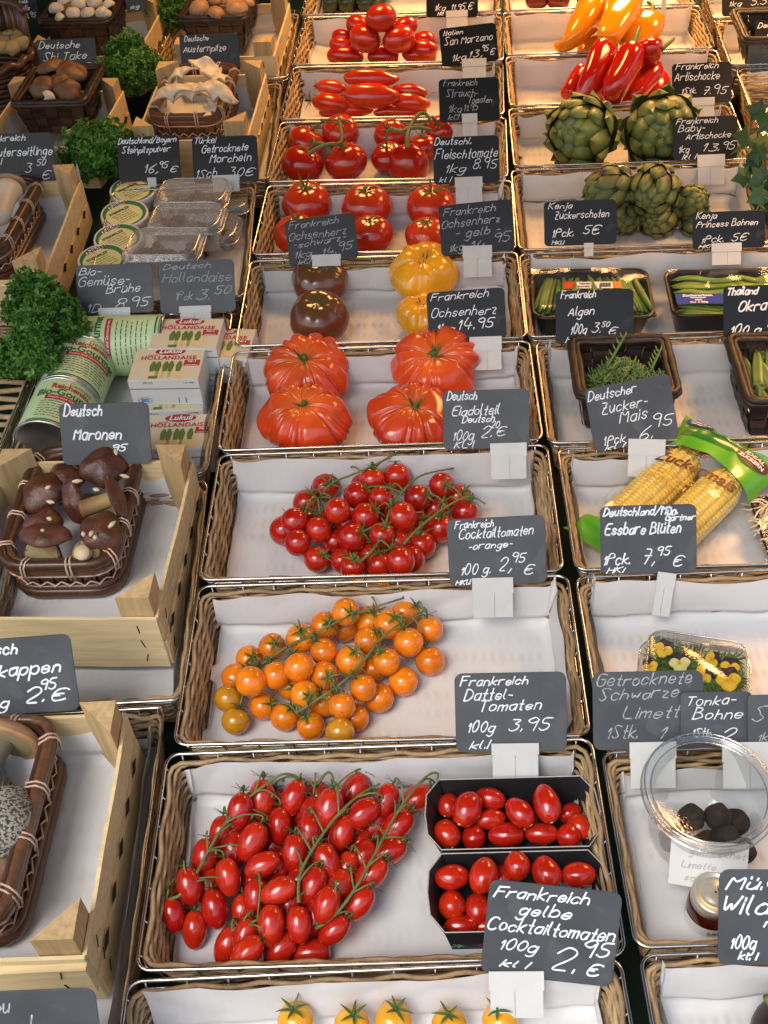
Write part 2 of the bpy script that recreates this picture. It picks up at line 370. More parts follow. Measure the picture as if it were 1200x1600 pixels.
def liner(B, label, up=(.045, .02, .008, .03), seed=1, fl=-.057, inset=.0285, wob=1.0, group='paper liners in the baskets', frac=(0, 1), nm='paper_liner'):
    # up = height of the flap at back, left, front, right
    R = random.Random(seed); W = B['W'] - 2 * inset; D = B['D'] - 2 * inset; ub, ul, uf, ur = up; ub += .014; ul += .008; ur += .006; mb = MB()
    x0, x1 = -W / 2 - ul, W / 2 + ur; y0, y1 = -D / 2 - uf, D / 2 + ub
    def fold(s, h):
        if s < -h: e = -s - h; sg = -1
        elif s > h: e = s - h; sg = 1
        else: return s, 0
        r = .012
        e2 = e - r
        if e < r * 1.5: return sg * (h + e * .72), e * e / (3 * r)
        return sg * (h + r * 1.08 + (e - r * 1.5) * .2), .75 * r + (e - r * 1.5) * .97
    sd = V((seed * 3.7, seed * 1.3, 0))
    def fn(a, b):
        s = x0 + (x1 - x0) * a; t = y0 + (y1 - y0) * b
        ed = .007 * wob
        if a in (0, 1): s += ed * noise.noise(V((t * 18, 3, 1)) + sd)
        if b in (0, 1): t += ed * noise.noise(V((s * 14, 7, 2)) + sd)
        u, n1 = fold(s, W / 2); v, n2 = fold(t, D / 2)
        nz = noise.noise(V((s * 12, t * 14, 5)) + sd) * .0035 * wob + noise.noise(V((s * 40, t * 40, 5)) + sd) * .0008
        if n1 > .01 or n2 > .01:
            k = noise.noise(V((s * 16, t * 16, 11)) + sd) * .006 * wob
            if n1 > .01: u -= (1 if s > 0 else -1) * (.004 + abs(k))
            if n2 > .01: v -= (1 if t > 0 else -1) * (.004 + abs(k))
        nz += .0045 * (.32 - abs(noise.noise(V((s * 9 + t * 4, t * 11, 21)) + sd))) * wob - .003 * abs(noise.noise(V((s * 23, t * 15 - s * 9, 31)) + sd))
        return V((u, v, fl + max(n1, n2) + .5 * min(n1, n2) + max(0, nz + .002)))
    mb.grid(fn, 84, 52, tone=lambda a, b: 1.0 if (abs(x0 + (x1 - x0) * a) < W / 2 and abs(y0 + (y1 - y0) * b) < D / 2) else .15)
    return solo(nm, mb, 'paper', label, 'paper', B['c'], group, B['rot'])

MID = [None, ((204, 1522), (976, 1488)), ((269, 1165), (924, 1148)), ((314, 907), (884, 891)), ((341, 703), (850, 688)), ((365, 544), (824, 524)),
       ((395, 399), (805, 389)), ((417, 284), (799, 277)), ((437, 187), (784, 179)), ((458, 101), (788, 94)), ((472, 23), (785, 17)), ((486, -45), (783, -51))]
GAP = [0, 11, 10, 9, 8, 8, 7, 6, 5, 4, 4, 4]
def back(i, tab):
    (a, b), (c_, d) = tab[i + 1]; g_ = GAP[min(i + 1, 11)]; return (a - .03 * g_, b + g_), (c_ + .1 * g_, d + g_)
midlab = {1: 'the red plum tomatoes on the vine', 2: 'the orange cherry tomatoes', 3: 'the round red cocktail tomatoes', 4: 'the four big ribbed red tomatoes',
          5: 'the dark and the yellow ribbed tomatoes', 6: 'the six round red tomatoes behind the dark ones', 7: 'the beef tomatoes on green vines', 8: 'the long pointed red tomatoes',
          9: 'the pyramid of egg shaped tomatoes', 10: 'the dark green courgettes'}
MB_ = {}
ups = {1: (.046, .012, .006, .03), 2: (.047, .012, .004, .05), 3: (.05, .012, .004, .02), 4: (.046, .02, .004, .03), 5: (.044, .02, .004, .03), 6: (.04, .008, .004, .05),
       7: (.045, .02, .004, .02), 8: (.045, .01, .004, .04), 9: (.05, .02, .004, .02), 10: (.05, .03, .004, .03)}
for i in range(1, 11):
    bl, br = back(i, MID)
    MB_[i] = basket(MID[i][0], MID[i][1], bl, br, 'wicker basket with chrome rim holding ' + midlab[i])
    liner(MB_[i], 'white greaseproof paper under ' + midlab[i], ups[i], seed=i)
# the basket nearest the photographer, cut by the lower edge
MB_[0] = basket((134, 1990), (1035, 1945), (204, 1531), (978, 1500), 'wicker basket cut by the lower edge holding yellow tomatoes')
liner(MB_[0], 'white greaseproof paper under the yellow tomatoes at the lower edge', (.056, .008, .004, .03), seed=20)
# right-hand column
RGT = [((1080, 1925), (1990, 1890)), ((997, 1481), (1760, 1452)), ((938, 1166), (1592, 1140)), ((904, 892), (1475, 872)), ((868, 693), (1380, 677)), ((828, 527), (1288, 514)),
       ((809, 390), (1225, 378)), ((801, 261), (1168, 247)), ((797, 165), (1147, 154)), ((790, 86), (1119, 74)), ((787, 17), (1090, 5)), ((784, -50), (1066, -61))]
rlab = ['dark fruit at the lower right corner', 'the tub of black limes and the jam jar', 'the tray of edible flowers', 'the pack of sweetcorn', 'the samphire and the okra', 'the packed beans and sugar peas', 'the small artichokes',
        'the two big artichokes', 'the red pointed peppers', 'the yellow pointed peppers', 'the dark red peppers at the upper edge']
RB = {}
rups = [(.05, .03, .004, .03), (.035, .014, .004, .03), (.05, .035, .004, .03), (.045, .04, .004, .03), (.05, .03, .004, .03), (.05, .015, .004, .03), (.05, .02, .004, .04), (.045, .01, .004, .03), (.05, .014, .004, .03), (.05, .014, .004, .02), (.05, .02, .004, .02)]
for i in range(0, 11):
    bl, br = back(i, RGT)
    RB[i] = basket(RGT[i][0], RGT[i][1], bl, br, 'wicker basket with chrome rim holding ' + rlab[i])
    liner(RB[i], 'greaseproof paper sheet under ' + rlab[i], rups[i], seed=40 + i)
# far right column, seen only at the upper edge
FAR = [((1228, 282), (1600, 268)), ((1143, 102), (1470, 92)), ((1115, 29), (1400, 20)), ((1092, -40), (1350, -48))]
flab = ['leaves of the climbing plant at the right edge', 'the dark tray in the upper right corner', 'the goods under the highest right hand card']
for i in range(3):
    (a, b), (c_, d) = FAR[i + 1]; g_ = 5
    q = basket(FAR[i][0], FAR[i][1], (a, b + g_), (c_, d + g_), 'narrow view of a wicker basket holding ' + flab[i])
    liner(q, 'paper sheet in the basket with ' + flab[i], (.05, .02, .004, .02), seed=60 + i)
# left-hand column
LFT = [((-40, 1668), (172, 1652), (-20, 1118), (268, 1107)), ((-45, 1112), (277, 1092), (25, 768), (331, 752)), ((-6, 752), (325, 738), (92, 498), (362, 487)), ((108, 478), (368, 464), (196, 300), (415, 283)),
       ((205, 292), (420, 277), (232, 134), (447, 124)), ((235, 130), (448, 120), (262, 24), (472, 16))]
llab = ['the crate of speckled mushrooms', 'the crate of chestnut brown mushrooms', 'the green cans and the sauce cartons', 'the white cups and clear tubs', 'the crate of oyster mushrooms', 'the crate of brown button mushrooms']
LFT.append(((-310, 752), (-18, 745), (-215, 500), (82, 498)))
llab.append('produce outside the picture, at the left edge behind the brown caps')
LB = {}
for i, q in enumerate(LFT):
    LB[i] = basket(*q, 'greyed wicker basket carrying ' + llab[i], 'left', -.012, nat=(.26, .26))
    if i < 6: liner(LB[i], 'white paper sheet below ' + llab[i], (.02, .01, .02, .055), seed=80 + i)
# ------------------------------------------------------------------ tomatoes
FL = -.056                                       # where things lie on the paper
def tomato_mesh(name, m, asp=1.0, ribs=0, rib=0.0, dimple=.1, point=0.0, lump=.02, seed=1, nu=28, nv=18, wide=1.0, top=0.0):
    # unit tomato: radius 1 across, stem at +Z, half-length asp
    mb = MB(); sd = V((seed * 5.1, seed * 2.3, 0)); R = random.Random(seed)
    ph = []; a = 0
    if ribs:
        ph = sorted(R.uniform(0, 2 * pi) for _ in range(ribs)) if rib > .1 else [2 * pi * i / ribs + R.uniform(-.25, .25) for i in range(ribs)]
        dp = [R.uniform(.45, 1.0) for _ in ph]
    def fn(a, b):
        th = 2 * pi * a; f = pi * b
        sf, cf = sin(f), cos(f)
        r = sf; z = cf * asp
        if point: z -= point * max(0, -cf) ** 6
        d = V((cos(th) * sf, sin(th) * sf, cf))
        k = 1 + lump * noise.noise(d * 1.3 + sd)
        if ribs:
            g_ = 0
            for p_, q in zip(ph, dp):
                e = (th - p_ + pi) % (2 * pi) - pi; g_ = max(g_, q * math.exp(-(e / (.9 / ribs * 1.7)) ** 2))
            k *= 1 - rib * g_ * (sf ** .7) * (.55 + .6 * max(0, cf + .25))
        t = max(0, cf)
        z -= dimple * asp * math.exp(-((sf / .34) ** 2)) * (1 if cf > 0 else .25) * (1 if cf > 0 else -1)
        r *= 1 + top * cf
        return V((r * cos(th) * k * wide, r * sin(th) * k, z * k))
    mb.grid(fn, nu, nv, tone=lambda a, b: max(0, min(1, 1.35 * math.exp(-b * 7) + .25 * noise.noise(V((cos(2 * pi * a), sin(2 * pi * a), b * 3)) * 1.4 + sd) + .1)), wrap=True)
    return mb.mesh(name, m)
def calyx_mesh(R, n=6, L=.75, w_=.11, z0=.9, stem=.25, lift=.28):
    mb = MB()
    for i in range(n):
        a = 2 * pi * i / n + R.uniform(-.3, .3); l = L * R.uniform(.75, 1.2); cu = R.uniform(-.25, .55)
        d = V((cos(a), sin(a), 0)); s_ = V((-sin(a), cos(a), 0)); rows = []
        for j in range(6):
            t = j / 5; r = l * t; z = z0 + lift * sin(t * 2.2) * .6 + cu * t * t * .7
            p = d * r + V((0, 0, z)) + s_ * (.15 * cu * t * t); hw = w_ * (1 - t) ** .7 * (.55 + .9 * min(1, t * 3)) + .008
            rows += [p - s_ * hw, p + V((0, 0, .035)), p + s_ * hw]
        fs = []
        for j in range(5):
            for k in range(2): q = j * 3 + k; fs.append((q, q + 1, q + 4, q + 3))
        mb.add(rows, fs, R.random())
    mb.tube([(0, 0, z0 - .08), (.02, 0, z0 + stem * .5), (.06, .03, z0 + stem)], [.085, .06, .075], 6, tone=.4)
    return mb.mesh('calyx', 'calyx')
TM = {}
def tset(key, n, **kw): TM[key] = [tomato_mesh('tomato', seed=i * 3 + len(TM) * 11 + 1, **kw) for i in range(n)]
tset('cocktail', 3, m='red', asp=1.02, dimple=.08, point=.03)
tset('cherry', 3, m='orange', asp=.97, dimple=.08)
tset('cherry_green', 2, m='ochre', asp=.97, dimple=.08)
tset('plum', 5, m='red', asp=1.5, dimple=.05, point=.05, lump=.05)
tset('egg', 3, m='red', asp=1.22, dimple=.05, point=.06, lump=.06)
tset('long', 4, m='redorange', asp=2.05, dimple=.04, point=.2, lump=.12)
tset('round', 4, m='redorange', asp=.83, dimple=.16, ribs=7, rib=.035, lump=.05)
tset('beef', 3, m='red', asp=.84, dimple=.14, ribs=6, rib=.025, lump=.04)
tset('ribbed', 4, m='beef', asp=.62, dimple=.32, ribs=19, rib=.20, lump=.16, nu=130, nv=36, wide=1.06)
tset('dark', 2, m='black', asp=.8, dimple=.26, ribs=7, rib=.06, lump=.08, nu=60, nv=26)
tset('gold', 2, m='yellow', asp=.74, dimple=.30, ribs=9, rib=.14, lump=.12, nu=90, nv=30)
CXR = random.Random(31)
CALYX = [calyx_mesh(CXR, 6, .8, .085, .95) for _ in range(5)]
CALYX_S = [calyx_mesh(CXR, 6, .78, .075, 1.0, .25) for _ in range(4)]
CALYX_P = [calyx_mesh(CXR, 6, .9, .07, 1.48, .4) for _ in range(4)]
CALYX_F = [calyx_mesh(CXR, 6, .5, .05, .62, .22, .3) for _ in range(4)]
CALYX_R = [calyx_mesh(CXR, 6, .22, .035, .38, .15, .15) for _ in range(4)]

def relax(items, floor, it=30):
    # part overlapping fruit along their sight lines, so each keeps its place in the heap
    for _ in range(it):
        for i in range(len(items)):
            for j in range(i):
                a, b = items[i], items[j]; d = a['p'] - b['p']; need = (a['rr'] + b['rr']) * .93
                if d.length < need and d.length > 1e-6:
                    push = (need - d.length) * .3
                    lo, hi = (a, b) if (a['p'] - CP).length > (b['p'] - CP).length else (b, a)
                    lo['p'] += (lo['p'] - CP).normalized() * push; hi['p'] -= (hi['p'] - CP).normalized() * push
        for a in items:
            if a['p'].z < floor + a['r']:
                dz = floor + a['r'] - a['p'].z; rd = (a['p'] - CP).normalized(); a['p'] += rd * (dz / rd.z)

def fruit(px, py, dpx, n, **kw):
    p = at(px, py, n); r = dpx / 2 / ppm(p); return dict(p=p, r=r, rr=r, px=px, py=py, **kw)

def put(o, p, base, rot, s):
    o.matrix_basis = Matrix.Translation(p - base) @ rot.to_4x4() @ Matrix.Scale(s, 4)

def truss(label, key, fruits, vines, base, group, cal, thick=.00138, vn=.03, asp=1.0):
    """one bunch: vine stems, and every fruit with its calyx hanging from the nearest stem"""
    t = thing('tomato_bunch', label, 'tomatoes', base, group)
    paths = []; vm = MB()
    for vp in vines:
        pts = []
        for i, q in enumerate(vp):
            n_ = (q[2] if len(q) > 2 else vn); pts.append(at(q[0], q[1], FL + n_))
        sp = smooth_path(pts, 3); paths += sp; m = len(sp)
        vm.tube(sp, [thick * (.75 + .5 * (1 - i / m)) * (1 + .25 * noise.noise(V((i * .7, 0, len(paths))))) for i in range(m)], 7, tone=[.5 + .4 * noise.noise(V((i * .3, k, 0))) for i in range(m) for k in range(7)])
    for f in fruits:
        p = f['p']; best = min(paths, key=lambda q: (q - p).length) if paths else p + V((0, .03, .02))
        if 'ax' in f:
            a = radians(f['ax']); ax = (CX * sin(a) + (CU * .85 + V((0, 1, 0)) * .22).normalized() * cos(a)).normalized()
        else:
            ax = (best - p); ax = (ax.normalized() + V((rnd.uniform(-.3, .3), rnd.uniform(-.1, .5), .35))).normalized()
        rot = look_rot(ax, rnd.uniform(0, 6.28)); me = rnd.choice(TM[f.get('key', key)])
        o = part('tomato', me, None, t); put(o, p, base, rot, f['r'])
        if not f.get('bare'):
            c_ = part('calyx', rnd.choice(cal), None, o)
        st = p + ax * f['r'] * (asp + .2)
        d = (best - st).length
        if paths and d < .05 and not f.get('bare'):
            mid = (st + best) / 2 + V((0, 0, .006)) + V((rnd.uniform(-1, 1), rnd.uniform(-1, 1), 0)) * .003 + ax * .004
            vm.tube(smooth_path([st - ax * f['r'] * .12, st + ax * .004, mid, best], 2), thick * .66, 5, tone=.7)
            k = st.lerp(mid, .5)
            vm.tube([k - ax * .002, k, k + ax * .002], [thick * .5, thick * .95, thick * .5], 5, tone=.3)
    if vines: part('vine', vm, 'vine', t, origin=base)
    return t

# --- red cocktail tomatoes (three bunches)
def cp3(x, y): return 300 + x / 1.9355, 680 + y / 1.9355
ck = [(465, 115, 0), (595, 85, 0), (405, 155, 0), (545, 135, 1), (620, 125, 2), (345, 205, 0), (440, 228, 2), (500, 182, 2), (573, 190, 2), (683, 190, 2), (755, 150, 2), (805, 185, 1), (310, 260, 2),
      (278, 288, 0), (383, 285, 2), (320, 325, 1), (525, 247, 2), (635, 247, 3), (737, 222, 0), (825, 232, 1), (485, 310, 2), (575, 302, 2), (750, 282, 1), (378, 375, 1), (432, 322, 0), (455, 380, 1),
      (540, 362, 0), (695, 332, 1), (486, 398, 1), (567, 392, 1), (630, 380, 1), (690, 275, 0), (620, 322, 0), (468, 264, 0), (360, 265, 0), (600, 250, 0), (660, 375, 0), (415, 265, 0), (520, 150, 0), (640, 300, 0)]
fr = []
for x, y, l in ck:
    px, py = cp3(x, y); fr.append(fruit(px, py, 43.5 + rnd.uniform(-4, 3.5), FL + .013 + .0105 * l))
relax(fr, FL)
vA = [(630, 45, .05), (600, 65, .056), (555, 90, .058), (480, 122, .058), (420, 142, .055), (385, 190, .05)]
vB = [(505, 385, .055), (545, 352, .06), (572, 310, .062), (590, 250, .066), (605, 215, .066), (640, 165, .064), (685, 122, .056), (740, 108, .05), (790, 100, .04)]
vC = [(640, 330, .055), (665, 300, .058), (700, 268, .058), (755, 225, .055), (815, 190, .05), (850, 183, .047), (888, 208, .04)]
C3 = lambda vv: [(*cp3(q[0], q[1]), *q[2:]) for q in vv]
gA = [f for f in fr if f['px'] < cp3(480, 0)[0] and f['py'] < cp3(0, 345)[1] or f['py'] < cp3(0, 140)[1] and f['px'] < cp3(640, 0)[0]]
gC = [f for f in fr if f not in gA and f['px'] > cp3(672, 0)[0]]
gB = [f for f in fr if f not in gA and f not in gC]
truss('left bunch of round red cocktail tomatoes on a thin green vine', 'cocktail', gA, [C3(vA)], at(*cp3(390, 300), FL), 'bunches of red cocktail tomatoes', CALYX_S)
truss('middle bunch of round red cocktail tomatoes with a long arched vine', 'cocktail', gB, [C3(vB)], at(*cp3(550, 390), FL), 'bunches of red cocktail tomatoes', CALYX_S)
truss('right bunch of round red cocktail tomatoes, its vine end sticking out to the right', 'cocktail', gC, [C3(vC)], at(*cp3(740, 320), FL), 'bunches of red cocktail tomatoes', CALYX_S)

# --- orange cherry tomatoes (two bunches)
oc = [(525, 510, 1), (600, 478, 1), (465, 535, 1), (400, 577, 1), (460, 580, 0), (243, 640, 1), (330, 615, 1), (173, 677, 1), (323, 702, 2), (398, 655, 2), (133, 735, 0), (178, 745, 1), (255, 727, 1), (400, 727, 2),
      (110, 797, 0, 'g'), (215, 820, 0), (340, 785, 1), (132, 865, 0, 'g'), (280, 852, 0), (302, 757, 0), (360, 880, 0), (447, 897, 0, 'g2'), (453, 820, 1), (490, 855, 0), (518, 765, 2), (480, 682, 2), (532, 622, 2),
      (598, 572, 2), (550, 705, 0), (588, 685, 2), (655, 627, 2), (718, 587, 1), (720, 683, 0), (638, 745, 0), (565, 795, 0), (645, 535, 1), (540, 562, 0), (395, 810, 0)]
fr = []
for q in oc:
    px, py = cp3(q[0], q[1]); fr.append(fruit(px, py, 46 + rnd.uniform(-3.5, 2.5), FL + .0145 + .010 * q[2], **({'key': 'cherry_green'} if len(q) > 3 else {})))
relax(fr, FL)
wA = [(205, 700, .035), (225, 683, .04), (290, 637, .045), (380, 597, .05), (450, 557, .052), (530, 527, .052), (600, 505, .05), (640, 492, .045)]
wB = [(318, 842, .035), (345, 820, .04), (400, 787, .047), (470, 737, .052), (520, 682, .055), (570, 617, .056), (620, 575, .054), (660, 550, .05), (705, 530, .044)]
def dist_line(f, vv): return min(hypot(f['px'] - q[0], f['py'] - q[1]) for q in smooth_path([V((*cp3(a[0], a[1]), 0)) for a in vv], 3))
gA = [f for f in fr if dist_line(f, wA) < dist_line(f, wB)]; gB = [f for f in fr if f not in gA]
truss('upper bunch of orange cherry tomatoes along a dark green vine', 'cherry', gA, [C3(wA)], at(*cp3(300, 700), FL), 'bunches of orange cherry tomatoes', CALYX_S)
truss('lower bunch of orange cherry tomatoes, two fruit at its left end still greenish yellow', 'cherry', gB, [C3(wB)], at(*cp3(480, 820), FL), 'bunches of orange cherry tomatoes', CALYX_S)

# --- red plum tomatoes (three bunches)
def cp4(x, y): return 200 + x / 2.4, 1150 + y / 2.4
C4 = lambda vv: [(*cp4(q[0], q[1]), *q[2:]) for q in vv]
pl = dict(A=[(168, 668, -12, 1), (250, 725, 0, 0), (325, 648, -15, 1), (375, 527, -15, 1), (230, 560, -15, 1), (287, 455, 8, 1), (350, 365, 8, 1), (465, 395, 25, 1), (420, 280, 5, 1), (500, 238, 5, 1), (567, 335, 5, 1), (620, 232, 20, 1), (430, 660, 0, 0), (300, 560, 5, 0), (395, 430, 5, 0), (545, 270, 5, 0), (460, 320, 10, 0), (330, 500, 0, 0), (200, 620, -5, 0), (540, 420, 10, 0), (470, 540, 10, 0)],
          B=[(505, 485, 65, 3, 'b'), (480, 602, 5, 1), (567, 580, 62, 3, 'b'), (536, 710, -2, 1, 'b'), (640, 707, -3, 1, 'b'), (692, 560, 20, 2), (625, 440, 0, 1), (680, 357, 0, 1), (752, 272, 10, 1), (707, 240, 0, 0), (745, 470, -15, 1), (800, 365, 20, 1), (880, 290, 50, 2), (850, 205, 25, 1), (375, 785, 22, 0), (447, 812, 50, 0), (572, 800, 42, 0, 'b'), (688, 812, 80, 0, 'b'), (482, 735, 5, 0, 'b'), (600, 640, 20, 0), (650, 500, 0, 0), (560, 500, 20, 0), (690, 300, 5, 0), (720, 620, 10, 0), (440, 745, 20, 0), (590, 740, 10, 0), (640, 560, 0, 0), (770, 420, 10, 0), (650, 290, 0, 0), (520, 650, 10, 0)],
          C=[(775, 727, 50, 1), (866, 626, 42, 1), (745, 632, 20, 0), (912, 520, 48, 1), (820, 500, 15, 0), (978, 435, 62, 1), (866, 412, 20, 0), (1010, 337, 42, 1), (965, 242, 20, 1), (1080, 237, 48, 1), (700, 680, 20, 0), (790, 570, 30, 0), (930, 330, 30, 0), (850, 330, 20, 0), (760, 690, 10, 0), (880, 460, 30, 0)])
allp = []
for k, L_ in pl.items():
    for q in L_:
        f = fruit(*cp4(q[0], q[1]), 41 + rnd.uniform(-3, 2.5), FL + .0145 + .009 * q[3], ax=q[2] + rnd.uniform(-5, 5), grp=k); f['rr'] = f['r'] * 1.12
        if len(q) > 4: f['bare'] = True
        allp.append(f)
relax(allp, FL)
vn = dict(A=[[(85, 640, .02), (110, 618, .03), (190, 608, .042), (240, 545, .046), (290, 455, .05), (340, 360, .052), (400, 282, .052), (470, 215, .054), (540, 165, .06), (580, 140, .06), (625, 145, .052), (650, 175, .042)]],
          B=[[(640, 625, .05), (638, 540, .056), (660, 480, .058), (700, 412, .058), (760, 325, .058), (830, 250, .058), (890, 205, .056), (945, 180, .05)], [(390, 728, .034), (450, 705, .042), (485, 690, .044)], [(705, 195, .04), (740, 135, .055), (770, 140, .06), (765, 205, .05)]],
          C=[[(705, 720, .036), (745, 700, .042), (800, 648, .048), (860, 562, .05), (910, 472, .052), (960, 378, .052), (1010, 282, .052), (1080, 190, .052), (1130, 140, .05), (1165, 135, .046), (1160, 165, .04)]])
pn = dict(A='left bunch of plum tomatoes, the vine running up its left edge', B='middle bunch of plum tomatoes with several loose stemless fruit on top', C='right bunch of plum tomatoes beside the black cardboard punnets')
for k in 'ABC':
    truss(pn[k], 'plum', [f for f in allp if f['grp'] == k], [C4(v_) for v_ in vn[k]], at(*cp4(*dict(A=(330, 600), B=(620, 600), C=(900, 500))[k]), FL), 'bunches of red plum tomatoes', CALYX_P, asp=1.5)

# --- loose fruit as things of their own
def loose(key, f, label, group, cat='tomato', cal=None, ax=None, sx=1.0, name='tomato', spin=None, sz=1.0):
    p = f['p']; rot = look_rot(ax if ax is not None else V((0, -.12, 1)), rnd.uniform(0, 6.28) if spin is None else spin)
    t = thing(name, label, cat, p, group)
    o = part('skin', rnd.choice(TM[key]), None, t); o.matrix_basis = rot.to_4x4() @ Matrix.Diagonal((f['r'] * sx, f['r'], f['r'] * sz, 1))
    if cal: c_ = part('calyx', rnd.choice(cal), None, t); c_.matrix_basis = rot.to_4x4() @ Matrix.Diagonal((f['r'],) * 3 + (1,))
    return t
def sit(px, py, wpx, asp=1.0):                   # a fruit standing on the paper, centred on this picture point
    p = at(px, py, FL + .02); r = wpx / 2 / ppm(p)
    p = at(px, py, FL + r * asp * .97); r = wpx / 2 / ppm(p); return dict(p=at(px, py, FL + r * asp * .97), r=r, px=px, py=py)
def c5(x, y): return 380 + x / 2.727, 280 + y / 2.727
up = V((0, -.18, 1))
loose('ribbed', sit(*c5(272, 822), 141, .66), 'ribbed red tomato at the back left of the four, deep folds round its stem', 'big ribbed red tomatoes', cal=CALYX_R, ax=V((0, -.25, 1)))
loose('ribbed', sit(*c5(262, 1020), 141, .66), 'ribbed orange red tomato at the front left of the four', 'big ribbed red tomatoes', cal=CALYX_R, ax=V((0, -.1, 1)))
loose('ribbed', sit(*c5(815, 800), 146, .66), 'ribbed red tomato at the back right of the four, the widest', 'big ribbed red tomatoes', cal=CALYX_R, ax=V((0, -.35, 1)))
loose('ribbed', sit(*c5(722, 1025), 140, .66), 'ribbed red tomato at the front right of the four, partly behind a price board', 'big ribbed red tomatoes', cal=CALYX_R, ax=V((.15, -.1, 1)))
loose('dark', sit(*c5(325, 432), 90, .8), 'dark brownish red tomato, the rear one of the pair', 'dark tomatoes', cal=CALYX_R, ax=V((0, -.1, 1)))
loose('dark', sit(*c5(323, 588), 97, .76), 'dark brownish red tomato, the front one of the pair', 'dark tomatoes', cal=CALYX_R, ax=V((0, -.15, 1)))
loose('gold', sit(*c5(768, 398), 109, .74), 'yellow lobed tomato, whole in view above its half hidden neighbour', 'yellow lobed tomatoes', cal=CALYX_R, ax=V((0, -.35, 1)))
loose('gold', sit(*c5(760, 575), 80, .74), 'yellow lobed tomato half hidden behind a price board', 'yellow lobed tomatoes', cal=CALYX_R, ax=V((0, -.2, 1)))
for (x, y, d), l in zip([(270, 105, 216), (525, 118, 220), (800, 118, 214), (228, 235, 196), (545, 235, 190), (782, 242, 188)],
                        ['back left, its stalk sticking up', 'back middle', 'back right', 'front left and mostly hidden by a price board', 'front middle', 'front right and half hidden by a price board']):
    loose('round', sit(*c5(x, y), d / 2.727, .83), 'round red tomato with small green calyx, ' + l, 'six round red tomatoes', cal=CALYX_F, ax=V((0, -.08, 1)))
# beef tomatoes on vines
def c2(x, y): return 400 + x / 2.857, y / 2.857
def c2v(vv): return [(*c2(q[0], q[1]), *q[2:]) for q in vv]
fl = []
for x, y, d, l in [(210, 735, 192, 0), (402, 722, 190, 0), (225, 640, 172, 1), (378, 590, 168, 1)]: fl.append(fruit(*c2(x, y), d / 2.857, FL + .028 + .012 * l))
relax(fl, FL); truss('left bunch of four beef tomatoes on a thick green vine', 'beef', fl, [c2v([(235, 690, .075), (265, 665, .08), (330, 640, .085), (380, 645, .08), (385, 600, .085), (372, 540, .08)]), c2v([(260, 640, .08), (300, 640, .085), (345, 690, .07)])], at(*c2(300, 740), FL), 'bunches of beef tomatoes', CALYX_F, thick=.0032, asp=.84)
fl = []
for x, y, d, l in [(590, 705, 158, 0), (600, 605, 150, 1), (745, 660, 140, 0), (820, 582, 132, 1), (740, 570, 120, 0)]: fl.append(fruit(*c2(x, y), d / 2.857, FL + .026 + .012 * l))
relax(fl, FL); truss('right bunch of beef tomatoes with a curled vine end', 'beef', fl, [c2v([(675, 660, .075), (672, 610, .085), (690, 560, .09), (720, 510, .095), (755, 500, .095), (780, 540, .085)]), c2v([(600, 575, .085), (650, 590, .085), (690, 570, .09), (740, 570, .09), (780, 580, .08)])], at(*c2(680, 740), FL), 'bunches of beef tomatoes', CALYX_F, thick=.0034, asp=.84)
loose('beef', sit(*c2(680, 738), 66, .84), 'single smooth beef tomato lying in front of the right bunch, stem side down', 'loose beef tomatoes', ax=V((.1, .9, -.3)))
# long pointed tomatoes, a heap
def tilt(a, flat=.35): a = radians(a); return (CX * sin(a) + V((0, 1, .1)) * cos(a)).normalized()
for (x, y, ln, wd, n_, a), l, h in [((510, 352, 250, 84, .068, -88), 'uppermost of the heap, lying across', 1), ((512, 428, 252, 106, .056, -87), 'wide one in the middle of the heap', 1), ((335, 392, 150, 66, .05, -80), 'far left behind the others', 1),
                        ((330, 462, 170, 90, .036, -75), 'left one with dry green calyx', 1), ((397, 494, 245, 78, .02, -92), 'front left of the heap', 0), ((690, 408, 160, 66, .05, 100), 'upper right of the heap', 0),
                        ((690, 455, 190, 80, .036, 102), 'middle right of the heap', 0), ((650, 500, 245, 70, .02, 86), 'front right of the heap', 0)]:
    f = fruit(*c2(x, y), wd / 2.857, FL + n_); loose('long', f, 'long pointed red tomato, ' + l, 'heap of long pointed tomatoes', cal=[calyx_mesh(CXR, 6, .9, .09, 2.0, .5)] if h else None, ax=tilt(a), sz=ln / wd / 2.15)
# egg shaped pyramid
for x, y, ln, wd, n_, a, l in [(560, 80, 142, 122, .098, 80, 'on the very top of the pyramid'), (450, 112, 105, 86, .07, -60, 'upper left behind the top one'), (670, 116, 110, 76, .07, 70, 'upper right behind the top one'), (485, 172, 150, 122, .06, -60, 'second layer left, facing forward'),
                             (640, 176, 152, 120, .06, 65, 'second layer right, facing forward'), (385, 165, 100, 66, .045, -80, 'left edge, rear'), (378, 200, 110, 70, .035, -80, 'left edge, middle'), (395, 250, 168, 92, .02, -85, 'front row left'),
                             (570, 254, 142, 84, .02, 90, 'front row middle'), (732, 246, 162, 92, .022, 100, 'front row right'), (755, 182, 110, 84, .045, 110, 'right edge, rear'), (752, 218, 130, 84, .036, 110, 'right edge, middle')]:
    f = fruit(*c2(x, y), wd / 2.857, FL + n_); loose('egg', f, 'egg shaped red tomato, ' + l, 'pyramid of egg shaped tomatoes', ax=tilt(a), sz=ln / wd / 1.22)
